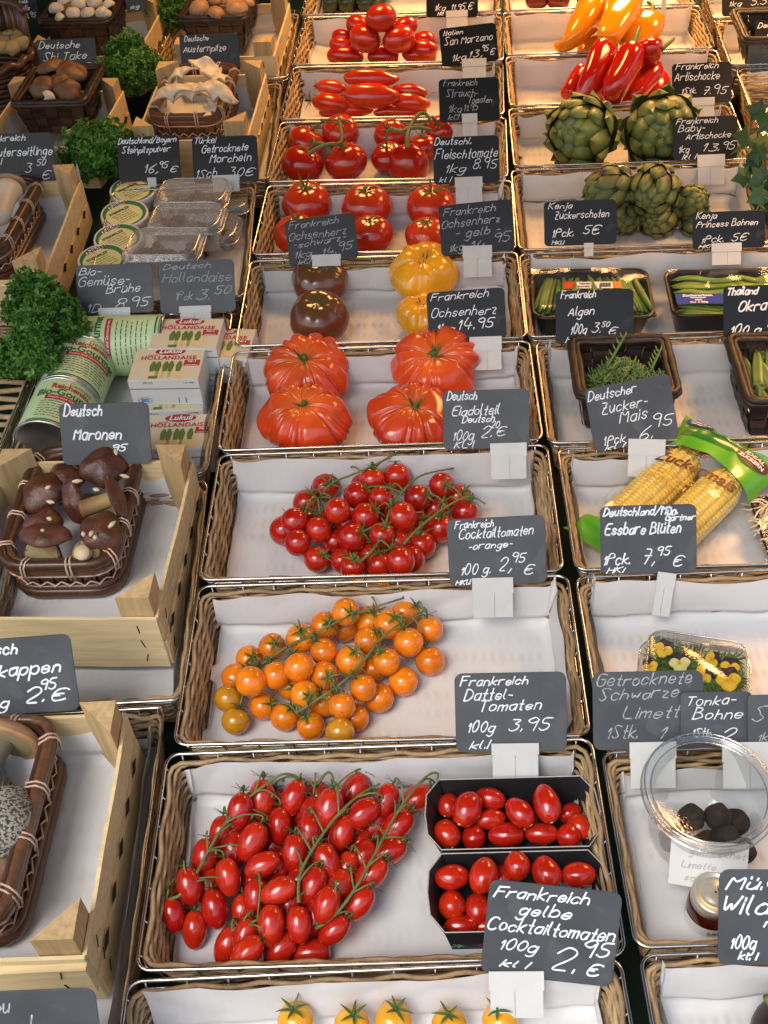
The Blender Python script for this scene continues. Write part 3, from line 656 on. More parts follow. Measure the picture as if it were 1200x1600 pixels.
# yellow tomatoes in the nearest basket
mt['nearyellow'] = M('near_yellow_skin', (.80, .34, .012), .18, (.78, .40, .03), var=.12, nscale=1.7, coat=.35)
tset('nearyellow', 2, m='nearyellow', asp=.9, dimple=.1, ribs=6, rib=.02)
for x, l, s_ in [(462, 'leftmost at the lower edge', 58), (550, 'second from the left at the lower edge', 56), (615, 'middle one at the lower edge, dry stalk upright', 60), (702, 'second from the right at the lower edge', 56), (782, 'rightmost at the lower edge', 58)]:
    f = fruit(x, 1594 if s_ > 57 else 1601, s_, FL + .03); loose('nearyellow', f, 'small yellow tomato with spiky calyx, ' + l, 'yellow tomatoes at the lower edge', cal=CALYX, ax=V((rnd.uniform(-.2, .2), .2, 1)))

# ------------------------------------------------------------------ black cardboard punnets of loose plum tomatoes
def punnet(label, bl, br, fl_, fr_, n_rim, flowers):
    a, b, c_, d = at(*bl, n_rim), at(*br, n_rim), at(*fl_, n_rim), at(*fr_, n_rim)
    cen = (a + b + c_ + d) / 4; x = ((b - a) + (d - c_)).normalized(); W = ((b - a).length + (d - c_).length) / 2; D = ((a + b) / 2 - (c_ + d) / 2).length
    rot = basis(x, V((0, 0, 1)).cross(x)); H = n_rim - FL; base = V((cen.x, cen.y, FL)); t = thing('tomato_punnet', label, 'punnet', base, 'black cardboard punnets', rot)
    def loop(w_, d_, z, bul): return [V(q) for q in [(w_ / 2, -d_ / 2, z), (w_ / 2 + bul, -d_ * .28, z), (w_ / 2 + bul * 1.15, 0, z), (w_ / 2 + bul, d_ * .28, z), (w_ / 2, d_ / 2, z), (-w_ / 2, d_ / 2, z), (-w_ / 2 - bul, d_ * .28, z), (-w_ / 2 - bul * 1.15, 0, z), (-w_ / 2 - bul, -d_ * .28, z), (-w_ / 2, -d_ / 2, z)]]
    m = MB(); m.loft([loop(W * .9, D * .82, .001, .002), loop(W, D, H, .012), loop(W - .0024, D - .0024, H + .0002, .012), loop(W * .9 - .0024, D * .82 - .0024, .0022, .002)], True, True)
    part('tray', m, 'card', t, smooth=False)
    e = MB(); e.tube(loop(W - .001, D - .001, H + .0006, .012), .0006, 4, closed=True); part('cut_edge', e, 'cardedge', t, smooth=False)
    if flowers:
        fm = MB(); lm = MB(); R = random.Random(4)
        for i in range(7):
            u = -W * .4 + W * .13 * i + R.uniform(-.004, .004); z = R.uniform(.25, .55) * H
            def pt(du, dz):
                zz = min(max(z + dz, .002), H - .002); k = zz / H; return V((u + du, -(D * .82 + D * .18 * k) / 2 - .0006 - .0002 * (i % 2), zz))
            for j in range(6):
                a_ = 2 * pi * j / 6 + R.random(); r = .006
                (fm if i % 2 else lm).add([pt(0, 0), pt(r * .6 * cos(a_ - .4), r * .6 * sin(a_ - .4)), pt(r * 1.15 * cos(a_), r * 1.15 * sin(a_)), pt(r * .6 * cos(a_ + .4), r * .6 * sin(a_ + .4))], [(0, 1, 2, 3)])
        part('printed_flowers', fm, M('printed_crimson', (.35, .04, .07), .6), t, smooth=False); part('printed_leaves', lm, M('printed_mint', (.35, .60, .48), .6), t, smooth=False)
    return base
punnet('rear black cardboard punnet heaped with loose plum tomatoes', (688, 1217), (914, 1213), (686, 1330), (914, 1322), -.006, False)
punnet('front black cardboard punnet, partly covered by a tilted price board', (690, 1333), (922, 1328), (694, 1459), (934, 1452), -.006, True)
def c6(x, y): return 640 + x / 3.3333, 1150 + y / 3.3333
for lst, lab, grp in (([(203, 362, 20, 130, 112, .028), (300, 380, 28, 198, 152, .046), (425, 325, 105, 165, 112, .038), (420, 432, 80, 165, 105, .03), (575, 400, -40, 178, 132, .046), (715, 355, -10, 210, 142, .05), (195, 512, -20, 160, 142, .03), (335, 528, 0, 134, 126, .024), (505, 515, 90, 190, 130, .026), (690, 510, 90, 172, 115, .028), (830, 522, 10, 134, 128, .03), (835, 400, 60, 130, 100, .026), (885, 470, -30, 150, 120, .028), (610, 460, 20, 150, 120, .018)],
                       'glossy red plum tomato lying loose in the rear black punnet', 'loose tomatoes in the rear punnet'),
                      ([(222, 735, 85, 180, 132, .04), (385, 725, 22, 192, 150, .046), (560, 675, 5, 150, 136, .046), (715, 715, -25, 185, 150, .044), (880, 722, 85, 182, 132, .042), (220, 882, 5, 150, 142, .03), (355, 900, 0, 170, 135, .028), (270, 988, 85, 190, 112, .026), (480, 740, 30, 150, 120, .026), (400, 990, 85, 170, 120, .02), (600, 850, 60, 170, 130, .02), (780, 860, 100, 170, 130, .02)],
                       'glossy red plum tomato lying loose in the front black punnet', 'loose tomatoes in the front punnet')):
    for x, y, a, ln, wd, n_ in lst:
        f = fruit(*c6(x, y), wd / 3.3333, FL + n_); ax = tilt(a) * rnd.choice((-1, 1))
        t = loose('plum', f, lab, grp, ax=ax, sz=ln / wd / 1.5)
        if rnd.random() < .7:
            s_ = MB(); s_.lathe([(.001, 1.50), (.10, 1.49), (.12, 1.45), (.10, 1.41)], 10); q = part('stem_scar', s_, 'scar', t); q.matrix_basis = t.children[0].matrix_basis.copy()
# ------------------------------------------------------------------ handwriting: a single-stroke alphabet (x digit, y digit with 3 = baseline)
GLY = {'A': "032a43 1535", 'B': "030a 0a2a3938270737454413 03", 'C': "493a1a08051333 44", 'D': "030a 0a2a48452303", 'E': "4a0a0343 0737", 'F': "4a0a 0a03 0737", 'G': "493a1a0805133344472 7", 'H': "030a 434a 0747", 'I': "030a", 'J': "3a3514 04",
       'K': "030a 4a0743", 'L': "0a0343", 'M': "030a264a43", 'N': "030a434a", 'O': "2a1a0805133345483a2a", 'P': "030a3a483707", 'R': "030a3a483707 2743", 'S': "493a1a0918263534231304", 'T': "0a4a 2a23", 'U': "0a041333444a", 'V': "0a234a", 'W': "0a1328334a", 'X': "0a43 034a",
       'Y': "0a27 4a2723", 'Z': "0a4a0343 1737", 'a': "37170604132335 3733", 'b': "0a03 0617273634231304", 'c': "3627170604132334", 'd': "3a33 3627170604132334", 'e': "05353627170604132334", 'f': "3a2a1913 0727", 'g': "3627170604132335 3731201001", 'h': "0a03 0617273633",
       'i': "0703 0908", 'j': "1711 1100 1918", 'k': "0a03 370533", 'l': "0a0413", 'm': "0703 06172723 26374743", 'n': "0703 0617273633", 'o': "170604132334362717", 'p': "0700 0617273634231304", 'q': "3627170604132334 3730", 'r': "0703 06172737", 's': "36271706152534231304",
       't': "1a141323 0727", 'u': "0704132335 3733", 'v': "071337", 'w': "0713263347", 'x': "0733 0337", 'y': "0714 23", 'z': "07370333", '0': "1a0805132335382a1a", '1': "071a13", '2': "081a2a39370333", '3': "0a3a17273634231304", '4': "1a0545 3733", '5': "3a0a072736342313 04",
       '6': "3a18060413233435261605", '7': "0a3a13 0737", '8': "1708091a2a39382717 170504132334352717", '9': "38271708091a2a39 3933", ',': "1402", '.': "0304", '-': "0626", '/': "024b", 'ß': "030a2a392737342313", '€': "493a1a08051333 44 0737 0626"}
for k_ in list(GLY): GLY[k_] = [s_ for s_ in GLY[k_].replace("13 03", "1303").replace("33 44", "3344").replace("47 2 7", "4727").replace("13 04", "1304").replace("14 04", "1404").replace("472 7", "4727").split()]
GLY['y'] = ["07142335", "37321000"]
for a_, b_ in (('ä', 'a'), ('ö', 'o'), ('ü', 'u')): GLY[a_] = GLY[b_] + ["0908", "2928"]
def hx(c): return int(c, 16) if c in '0123456789ab' else 0
def write(mb, txt, x0, x1, yb, h, wid, rr, z, slant=.3, rise=0.0):
    """strokes of txt between x0 and x1, baseline yb, capital height h (card metres)"""
    pen = 0; strokes = []
    for ch in txt:
        if ch == ' ': pen += 2.6; continue
        g_ = GLY.get(ch)
        if not g_: continue
        mx = 0; jy = rr.uniform(-.35, .35); js = rr.uniform(.86, 1.14)
        for s_ in g_:
            pts = [(hx(s_[i]), (hx(s_[i + 1]) - 3)) for i in range(0, len(s_) - 1, 2)]
            mx = max(mx, max(p[0] for p in pts)); strokes.append([(pen + p[0] + slant * p[1] + rr.uniform(-.2, .2), p[1] * js + jy + rr.uniform(-.18, .18)) for p in pts])
        pen += mx + 1.35
    if not strokes: return
    lo = min(p[0] for s_ in strokes for p in s_); hi = max(p[0] for s_ in strokes for p in s_)
    sx = (x1 - x0) / max(1, hi - lo); sy = h / 7
    for i, s_ in enumerate(strokes):
        pts = smooth_path([V((x0 + (p[0] - lo) * sx, yb + p[1] * sy + rise * (p[0] - lo) * sx, 0)) for p in s_], 2 if len(s_) > 2 else 0)
        if len(pts) == 2 and (pts[1] - pts[0]).length < wid: pts[1] = pts[0] + V((wid * .4, wid, 0))
        z_ = z + .00002 * (i % 7); vs = []
        m = len(pts)
        for j, p in enumerate(pts):
            d = (pts[min(j + 1, m - 1)] - pts[max(j - 1, 0)]); d.normalize() if d.length > 1e-9 else None
            if j == 0: p = p - d * wid * .3
            if j == m - 1: p = p + d * wid * .3
            nn = V((-d.y, d.x, 0)) * wid / 2 * (1 + .4 * noise.noise(V((p.x * 300, p.y * 300, i))))
            vs += [V((p.x + nn.x, p.y + nn.y, z_)), V((p.x - nn.x, p.y - nn.y, z_))]
        mb.add(vs, [(2 * j, 2 * j + 1, 2 * j + 3, 2 * j + 2) for j in range(m - 1)], rr.random())

def sign(label, rect, lines, clip=None, roll=0.0, nb=.012, lean=50, dim=False, pen=1.0, anchor=None, yaw=0.0, clipangle=0, dust_sheen=None):
    """slate price board whose foot is held at the rim; rect is its box in the picture"""
    x0, y0, x1, y1 = rect; cx = (x0 + x1) / 2
    foot = at(*(anchor or (cx, y1 - .08 * (y1 - y0))), nb)
    la = radians(lean); up_ = V((0, cos(la), sin(la))); xr = V((1, 0, 0))
    nrm = xr.cross(up_)
    if yaw: q = Matrix.Rotation(radians(yaw), 3, up_); xr = q @ xr; nrm = q @ nrm
    # where the picture box lands on the board's own plane
    def onplane(px, py):
        d = ray(px, py); return CP + d * ((foot - CP).dot(nrm) / d.dot(nrm))
    c = onplane(cx, (y0 + y1) / 2); W = (onplane(x1, (y0 + y1) / 2) - onplane(x0, (y0 + y1) / 2)).length; H = (onplane(cx, y0) - onplane(cx, y1)).length
    r = radians(roll); rot = basis(xr * cos(r) + up_ * sin(r), up_ * cos(r) - xr * sin(r))
    if dust_sheen is None: dust_sheen = y0 > 600 or 'Bio-' in label or 'scratched' in label or 'Deutscher' in label  # mostly the near boards take the copy with daylight painted into its colour
    t = thing('price_board', label, 'price sign', c, 'slate price boards', rot)
    b = MB(); R_ = min(W, H) * .1; lp = lambda e, z: rrect(W - e, H - e, R_, z, 6)
    b.loft([lp(.0008, -.0007), lp(0, -.0003), lp(0, .0003), lp(.0008, .0007)]); s_ = part('slate', b, 'slate_dust_sheen' if dust_sheen else 'slate', t, smooth=False)
    wr_ = MB(); R = random.Random(label); pw = .00115 * pen * (H / .075) ** .5
    for L_ in lines:
        tx, a, e, yb, h = L_[:5]
        write(wr_, tx, (a - .5) * W, (e - .5) * W, (.5 - yb) * H, h * H, pw * (L_[5] if len(L_) > 5 else 1), R, .00085, rise=rnd.uniform(-.01, .03))
    if wr_.v: part('writing', wr_, 'chalk_dim' if dim else 'chalk', s_, smooth=False)
    if clip:
        a0, b0, a1, b1 = clip; q = (rot.transposed() @ (onplane((a0 + a1) / 2, (b0 + b1) / 2) - c)); w_ = (onplane(a1, b0) - onplane(a0, b0)).length; h_ = (onplane(a0, b0) - onplane(a0, b1)).length
        m = MB(); rm = Matrix.Rotation(-r + radians(clipangle), 3, 'Z'); th = .0011
        rr_ = random.Random(label + 'c')
        f = min(.45, .38 + rr_.uniform(-.05, .05))
        m.box(q + rm @ V((0, h_ * (.5 - f / 2), .0028)), (w_, h_ * f, th), rm); hl = h_ * (1 - f) - .0007; k_ = .5 + rr_.uniform(-.04, .04); wl = w_ * .97
        m.box(q + rm @ V((-wl / 2 + wl * k_ / 2, -h_ * f / 2 - .0004, .0021)), (wl * k_ - .0004, hl, th), rm); m.box(q + rm @ V((wl / 2 - wl * (1 - k_) / 2, -h_ * f / 2 - .0004, .00195)), (wl * (1 - k_) - .0004, hl, th), rm)
        m.box(q + rm @ V((0, -h_ * f / 2, .0006)), (w_ * .9, h_ * (1 - f) * .9, .001), rm)
        m.box(q + rm @ V((0, h_ * (.5 - f) , .0012)), (w_ * .9, .0016, .003), rm)
        part('clip', m, 'clip', t, smooth=False)
    return t
SG = sign
SG('slate board above the courgettes, price line only, cut by the upper edge', (666, -30, 747, 27), [('Rom', .35, .62, .5, .16), ('1kg', .18, .38, .82, .17), ('11.95 €', .5, .92, .8, .17), ('HKI', .22, .34, .95, .09)], (697, 17, 731, 44), roll=-2)
SG('slate board for San Marzano tomatoes above the egg shaped pyramid', (688, 40, 777, 100), [('Italien', .07, .42, .2, .13), ('San Marzano', .08, .93, .46, .2), ('1kg', .2, .44, .88, .18), ('13,', .5, .72, .84, .2), ('95', .74, .85, .72, .14), ('€', .86, .96, .84, .16)], (722, 92, 760, 122), roll=4)
SG('slate board with faint writing for Strauchtomaten', (686, 122, 780, 190), [('Frankreich', .08, .64, .17, .14), ('Strauch-', .12, .65, .42, .17), ('Tomaten', .5, .88, .58, .14), ('1kg', .17, .38, .78, .17), ('11.95', .42, .66, .76, .15), ('kl.I', .14, .34, .94, .12)], (722, 178, 746, 214), dim=True)
SG('slate board for Fleischtomate above the beef tomatoes', (677, 213, 780, 287), [('Deutschl.', .02, .58, .16, .14, 1.2), ('Fleischtomate', .02, .98, .46, .2, 1.1), ('1kg', .2, .5, .75, .17), ('8.95', .6, .98, .7, .2), ('kl I', .08, .28, .95, .1)], (711, 277, 754, 319))
SG('tilted slate board for the black Ochsenherz tomatoes, before the round red tomatoes', (448, 338, 557, 410), [('Frankreich', .05, .78, .2, .15), ('Ochsenherz', .04, .88, .45, .17), ('-schwarz-', .1, .85, .62, .14), ('1kg', .1, .34, .84, .15), ('14.', .5, .68, .84, .15), ('95', .74, .95, .8, .17), ('kl.I', .12, .32, .98, .1)], (487, 398, 533, 416), roll=5, dim=True)
SG('slate board for yellow Ochsenherz tomatoes above the yellow lobed fruit', (687, 316, 802, 396), [('Frankreich', .06, .78, .22, .16), ('Ochsenherz', .03, .84, .46, .16), ('- gelb -', .22, .82, .66, .17), ('1kg', .12, .32, .92, .15), ('14.', .42, .62, .9, .16), ('95', .74, .97, .82, .18)], (723, 384, 769, 433), roll=3, dim=True)
SG('slate board for Ochsenherz tomatoes at 14.95, beside the half hidden yellow tomato', (668, 453, 790, 532), [('Frankreich', .05, .8, .18, .15), ('Ochsenherz', .05, .9, .5, .18), ('1kg', .12, .34, .82, .18, 1.3), ('14.95', .4, .86, .78, .2, 1.3), ('kl I', .14, .32, .98, .08)], (734, 526, 784, 578), roll=2)
SG('slate board with the price 2.20 beside the big ribbed tomatoes', (692, 609, 827, 701), [('Deutsch', .05, .4, .16, .14, 1.2), ('Eiadolteil', .1, .66, .43, .17, 1.2), ('Deutsch', .22, .6, .55, .12, 1.2), ('100g', .12, .36, .85, .17), ('2.', .42, .56, .82, .2), ('20', .55, .66, .65, .12), ('€', .62, .74, .79, .14), ('KL I', .12, .36, .98, .11)], (766, 692, 823, 748))
SG('slate board for Cocktailtomaten orange, above the orange cherry tomatoes', (700, 808, 853, 914), [('Frankreich', .08, .48, .14, .11), ('Cocktailtomaten', .12, .88, .3, .14), ('-orange-', .22, .66, .46, .1), ('100 g.', .13, .42, .82, .14), ('2,', .5, .64, .8, .22), ('95', .66, .8, .68, .13), ('€', .77, .88, .86, .14), ('HKl.I', .06, .22, .97, .07)], (738, 902, 802, 964), roll=1.5)
SG('slate board for Datteltomaten at 3.95, lower right of the orange tomatoes', (711, 1051, 885, 1175), [('Frankreich', .05, .66, .16, .11), ('Dattel-', .08, .52, .34, .13), ('Tomaten', .24, .78, .48, .13), ('100g', .12, .36, .74, .14), ('3.95', .48, .88, .74, .16), ('kl.I', .12, .32, .95, .1)], (768, 1160, 842, 1213))
SG('tilted slate board for yellow Cocktailtomaten, leaning on the front punnet', (757, 1384, 965, 1532), [('Frankreich', .04, .76, .17, .12, 1.15), ('gelbe', .22, .64, .33, .13, 1.15), ('Cocktailtomaten', .02, .98, .52, .13, 1.15), ('100g', .14, .42, .72, .11), ('2.', .5, .72, .88, .24, 1.2), ('95', .76, .98, .7, .17, 1.2), ('kl I', .14, .38, .9, .07), ('€', .8, .92, .9, .13, 1.2)], (764, 1515, 850, 1588), roll=-7, anchor=(855, 1515))
# right-hand boards
SG('slate board for Artischocke at 7.95, above the two big artichokes', (1050, 98, 1143, 162), [('Frankreich', .06, .78, .16, .15), ('Artischocke', .04, .8, .42, .2), ('1Stk.', .17, .4, .74, .13), ('7.95', .54, .95, .78, .2)], (1078, 153, 1116, 183))
SG('slate board for Baby-Artischocke at 13.95, in front of the right artichoke', (1051, 182, 1152, 250), [('Frankreich', .05, .7, .16, .13), ('Baby-', .08, .5, .34, .17), ('Artischocke', .2, .9, .52, .14), ('1kg', .1, .26, .82, .15), ('13.', .48, .74, .8, .18), ('95', .79, .99, .78, .18), ('kl I', .14, .38, .97, .1)], (1089, 242, 1132, 289))
SG('slate board for Zuckerschoten from Kenja, left of the small artichokes', (850, 313, 963, 383), [('Kenja', .06, .4, .17, .13), ('Zuckerschoten', .14, .9, .4, .16), ('1Pck.', .12, .4, .8, .18, 1.2), ('5€', .54, .8, .76, .2, 1.2), ('HKl.I', .1, .28, .97, .08)], (912, 380, 927, 401), nb=.02)
SG('slate board for Princess Bohnen, in front of the baby artichokes at the right', (1082, 330, 1195, 388), [('Kenja', .05, .34, .18, .16), ('Princess Bohnen', .05, .9, .42, .17), ('1Pck.', .13, .42, .84, .18), ('5€', .54, .78, .8, .2), ('HKI', .08, .26, .97, .09)], (1111, 380, 1158, 414), nb=.02)
SG('slate board for Algen at 3.50, over the green bean tray', (868, 453, 990, 536), [('Frankreich', .07, .52, .15, .14, 1.2), ('Algen', .16, .5, .47, .18, 1.2), ('100g', .2, .4, .82, .17, 1.1), ('3.', .46, .58, .8, .17), ('50', .59, .7, .7, .1), ('€', .68, .8, .84, .14), ('HKI', .12, .36, .98, .1)], None)
SG('slate board for Okra from Thailand, at the right edge', (1130, 445, 1262, 526), [('Thailand', .06, .42, .18, .14, 1.7), ('Okra', .18, .52, .5, .2, 1.8), ('100 g.', .1, .46, .93, .17, 1.5), ('5', .5, .6, .92, .2)], None)
SG('tilted slate board for Deutscher Zuckermais, in front of the samphire basket', (920, 595, 1054, 696), [('Deutscher', .02, .6, .2, .14), ('Zucker-', .14, .7, .44, .16), ('Mais', .34, .68, .62, .17), ('1Pck', .13, .38, .93, .15), ('6.', .54, .7, .93, .22), ('95', .74, .98, .78, .18), ('kl I', .12, .38, .99, .07)], (980, 686, 1038, 745), roll=9, dim=False, clipangle=-3, anchor=(1000, 690))
SG('slate board for Essbare Blüten, in front of the sweetcorn pack', (938, 789, 1088, 896), [('Deutschland/Mün.', .03, .8, .15, .12, 1.4), ('Gärtner', .68, .99, .23, .09, 1.2), ('Essbare Blüten', .04, .84, .42, .16, 1.5), ('1Pck.', .04, .3, .86, .16, 1.3), ('7,', .46, .56, .86, .22, 1.2), ('95', .6, .74, .74, .13, 1.2), ('€', .76, .88, .9, .17, 1.2), ('HKI', .06, .26, .98, .08)], (1022, 894, 1051, 962), clipangle=-9)
SG('slate board for getrocknete schwarze Limette, left of the two smaller boards', (926, 1049, 1098, 1171), [('Getrocknete', .04, .9, .18, .15), ('Schwarze', .06, .78, .36, .14), ('Limett', .26, .8, .6, .16), ('1Stk.', .14, .4, .85, .15), ('1', .62, .7, .85, .15)], (983, 1158, 1056, 1230), dim=True)
SG('slate board for Tonka-Bohne, in the middle of three overlapping boards', (1063, 1081, 1174, 1165), [('Tonka-', .12, .78, .24, .18), ('Bohne', .16, .88, .5, .2), ('1Stk.', .18, .44, .82, .15), ('2', .52, .8, .92, .26)], None, nb=.02, anchor=(1118, 1150))
SG('slate board beginning Sü, rightmost of three overlapping boards', (1168, 1085, 1282, 1168), [('Sü', .06, .5, .5, .26), ('1kg', .16, .4, .86, .14)], (1127, 1158, 1210, 1230), nb=.022, dim=True, anchor=(1215, 1155))
SG('slate board beginning Wildk, in front of the jam jar', (1122, 1359, 1300, 1508), [('Mü.Gärt', .06, .95, .2, .15, 1.4), ('Wildk', .04, .6, .46, .18, 1.5), ('räuter', .4, .9, .6, .1, 1.3), ('100g', .12, .34, .83, .13, 1.2), ('kl. I', .18, .36, .94, .08, 1.2)], None, roll=-1)
SG('slate board cut by the upper right corner, price beginning 5', (1128, -30, 1215, 24), [('1kg', .14, .36, .72, .16), ('5.50', .52, .95, .72, .2), ('kl I', .14, .36, .95, .12)], None)
SG('slate board before the dark tray in the upper right corner', (1179, 31, 1268, 88), [('Deutschl', .05, .62, .2, .14, 1.3), ('Kohl', .2, .72, .5, .22, 1.4), ('1kg', .12, .4, .92, .2)], None)
# left-hand boards
SG('slate board for Shi Take behind the dark basket of brown caps', (58, 61, 151, 112), [('Deutsche', .04, .74, .27, .2, 1.3), ('Shi Take', .1, .84, .65, .24, 1.3), ('50', .78, .98, .95, .2)], None, nb=.02, lean=60)
SG('slate board for Austernpilze behind the oyster mushrooms', (282, 53, 374, 112), [('Deutsche', .08, .5, .18, .14), ('Austernpilze', .05, .78, .46, .18, 1.2)], None, nb=.02, lean=60)
SG('slate board for Kräuterseitlinge above the pale mushroom with the thick stem', (-42, 209, 86, 286), [('Frankreich', .1, .67, .15, .12, 1.3), ('Kräuterseitlinge', .1, .98, .45, .17, 1.4), ('kl I', .2, .36, .62, .12), ('3', .62, .73, .8, .2), ('50', .77, .89, .66, .12), ('€', .82, .94, .95, .16)], None, nb=.03, lean=60)
SG('slate board for Steinpilzpulver behind the white cups', (184, 213, 281, 283), [('Deutschland/Bayern', .02, .96, .15, .13, 1.2), ('Steinpilzpulver', .08, .86, .36, .14, 1.2), ('16,', .44, .64, .82, .19, 1.2), ('95', .68, .82, .72, .14, 1.2), ('€', .84, .97, .82, .14)], (231, 278, 245, 292), nb=.01)
SG('slate board for dried morels behind the clear tubs', (301, 213, 403, 285), [('Türkei', .06, .38, .14, .14), ('Getrocknete', .15, .86, .34, .16, 1.2), ('Morcheln', .26, .9, .56, .18, 1.2), ('1Sch.', .06, .38, .88, .18), ('30€', .54, .96, .88, .18)], (332, 274, 375, 300), nb=.01)
SG('slate board for Bio-Gemüse-Brühe behind the green cans', (120, 413, 239, 490), [('Bio-', .04, .34, .2, .15, 1.1), ('Gemüse-', .03, .7, .43, .2, 1.1), ('Brühe', .38, .84, .58, .17, 1.1), ('1D.', .14, .32, .96, .16), ('8.', .5, .66, .92, .22), ('95', .72, .97, .88, .2)], (155, 481, 205, 505))
SG('scratched slate board for Hollandaise behind the sauce cartons', (249, 407, 367, 489), [('Deutsch', .06, .7, .16, .1), ('Hollandaise', .04, .96, .4, .18), ('1Pck', .22, .44, .74, .15), ('3.', .48, .68, .76, .2, 1.3), ('50', .73, .96, .66, .15, 1.2)], (281, 478, 331, 503), dim=True)
SG('slate board for Maronen behind the brown caps, its price hidden by the basket', (95, 630, 235, 726), [('Deutsch', .05, .48, .2, .18, 1.7), ('Maronen', .14, .68, .58, .2, 1.7), ('95', .58, .74, .78, .12, 1.5)], None, roll=-.5, nb=.035, lean=55)
SG('slate board ending Kappen at 2.95, at the left edge', (-92, 998, 118, 1116), [('Deutsch', .2, .6, .2, .15, 1.6), ('Rotkappen', .18, .9, .5, .17, 1.6), ('100g', .2, .48, .9, .15, 1.4), ('2.', .58, .74, .86, .2, 1.5), ('95', .74, .86, .7, .15, 1.4), ('€', .8, .94, .86, .15, 1.4)], None, roll=3, nb=.035, lean=55)
SG('slate board at the lower left corner, faded word ending el', (-110, 1549, 158, 1700), [('Frankreu', .1, .5, .22, .15), ('Pfifferpel', .06, .62, .5, .2)], None, roll=2, nb=.05, lean=55, dim=True)
SG('small slate board in the upper left corner on the brown basket', (16, -2, 60, 36), [('Frankreich', .1, .7, .2, .14), ('Brenaille', .1, .72, .5, .2), ('1kg', .2, .46, .9, .2), ('0,95', .5, .9, .8, .2)], None, nb=.05, lean=70, roll=3)
SG('slate board cut by the upper edge beside the white button mushrooms', (194, -30, 224, 18), [('1kg', .2, .7, .9, .1)], None, nb=.05, lean=65, roll=6)
# ------------------------------------------------------------------ LEFT SIDE: crates, mushroom baskets, parsley, cans, cartons, cups
mt.update(
    bamboo=M('brown_bamboo', (.055, .022, .010), .38, (.13, .055, .025), var=.3, nscale=30, stretch=(6, 6, 1), coat=.2),
    cane=M('pale_cane', (.60, .42, .30), .5, var=.15, nscale=80),
    chip=M('dark_chipwood', (.014, .009, .007), .5, (.055, .028, .018), var=.45, nscale=70, bump=.3, bscale=200),
    chestnut=M('chestnut_cap', (.070, .020, .011), .42, (.15, .050, .022), var=.4, nscale=2.2, bump=.5, bscale=7, coat=.06, each=.15),
    tube_yellow=M('mushroom_stem_ochre', (.40, .27, .09), .6, (.20, .09, .03), var=.3, nscale=60, stretch=(1, 1, .2)),
    gill=M('mushroom_underside', (.28, .22, .10), .8, var=.3, nscale=90),
    tan=M('shiitake_cap', (.20, .095, .035), .5, (.10, .045, .02), var=.3, nscale=2.2, bump=.4, bscale=7, each=.15),
    tancap=M('brown_button_cap', (.42, .23, .11), .5, (.26, .13, .06), var=.25, nscale=2.2, each=.12),
    button=M('white_button_cap', (.66, .60, .48), .5, (.50, .40, .28), var=.16, nscale=2.5),
    oyster=M('oyster_flesh', (.70, .61, .46), .5, (.50, .39, .25), var=.12, nscale=30, sss=.1),
    kingstem=M('pale_mushroom_stem', (.64, .58, .48), .5, (.56, .46, .34), var=.1, nscale=30, sss=.1),
    kingcap=M('greyish_pink_cap', (.40, .30, .22), .55, (.24, .17, .12), var=.2, nscale=40),
    scaber=M('speckled_stem', (.30, .25, .16), .7, spots=(420, .50, (.02, .018, .014)), var=.2),
    scaber_pale=M('white_speckled_stem', (.36, .32, .25), .75, spots=(420, .49, (.05, .042, .035)), var=.2),
    bone=M('cut_flesh', (.70, .56, .36), .6, var=.1),
    parsley=M('parsley_leaf', (.055, .17, .02), .5, (.15, .36, .05), var=.3, nscale=60, trans=.2),
    stalk=M('parsley_stalk', (.06, .13, .03), .5),
    label_green=M('can_label_pale_green', (.42, .60, .26), .4, (.62, .74, .46), var=.12, nscale=26),
    print_green=M('print_green', (.02, .14, .05), .5), print_red=M('print_red', (.42, .012, .02), .5), print_dark=M('print_dark', (.03, .04, .03), .5), print_white=M('print_white', (.78, .78, .76), .5),
    tin=M('tin_rim', (.55, .55, .53), .3, metal=1.0),
    carton=M('carton_cream', (.66, .58, .42), .45, var=.05, nscale=20), print_veg=M('print_asparagus', (.10, .18, .04), .5), print_pale=M('print_pale_spear', (.72, .60, .32), .5), print_blue=M('print_blue', (.05, .25, .55), .5),
    label_yellow=M('lid_label_lime', (.66, .68, .34), .45, var=.06, nscale=60), label_lidgreen=M('lid_label_green', (.02, .20, .07), .45),
    morel=M('dried_morel', (.06, .04, .025), .8, (.14, .09, .05), var=.4, nscale=120, bump=.5, bscale=250),
)
CR_SETTING = {}
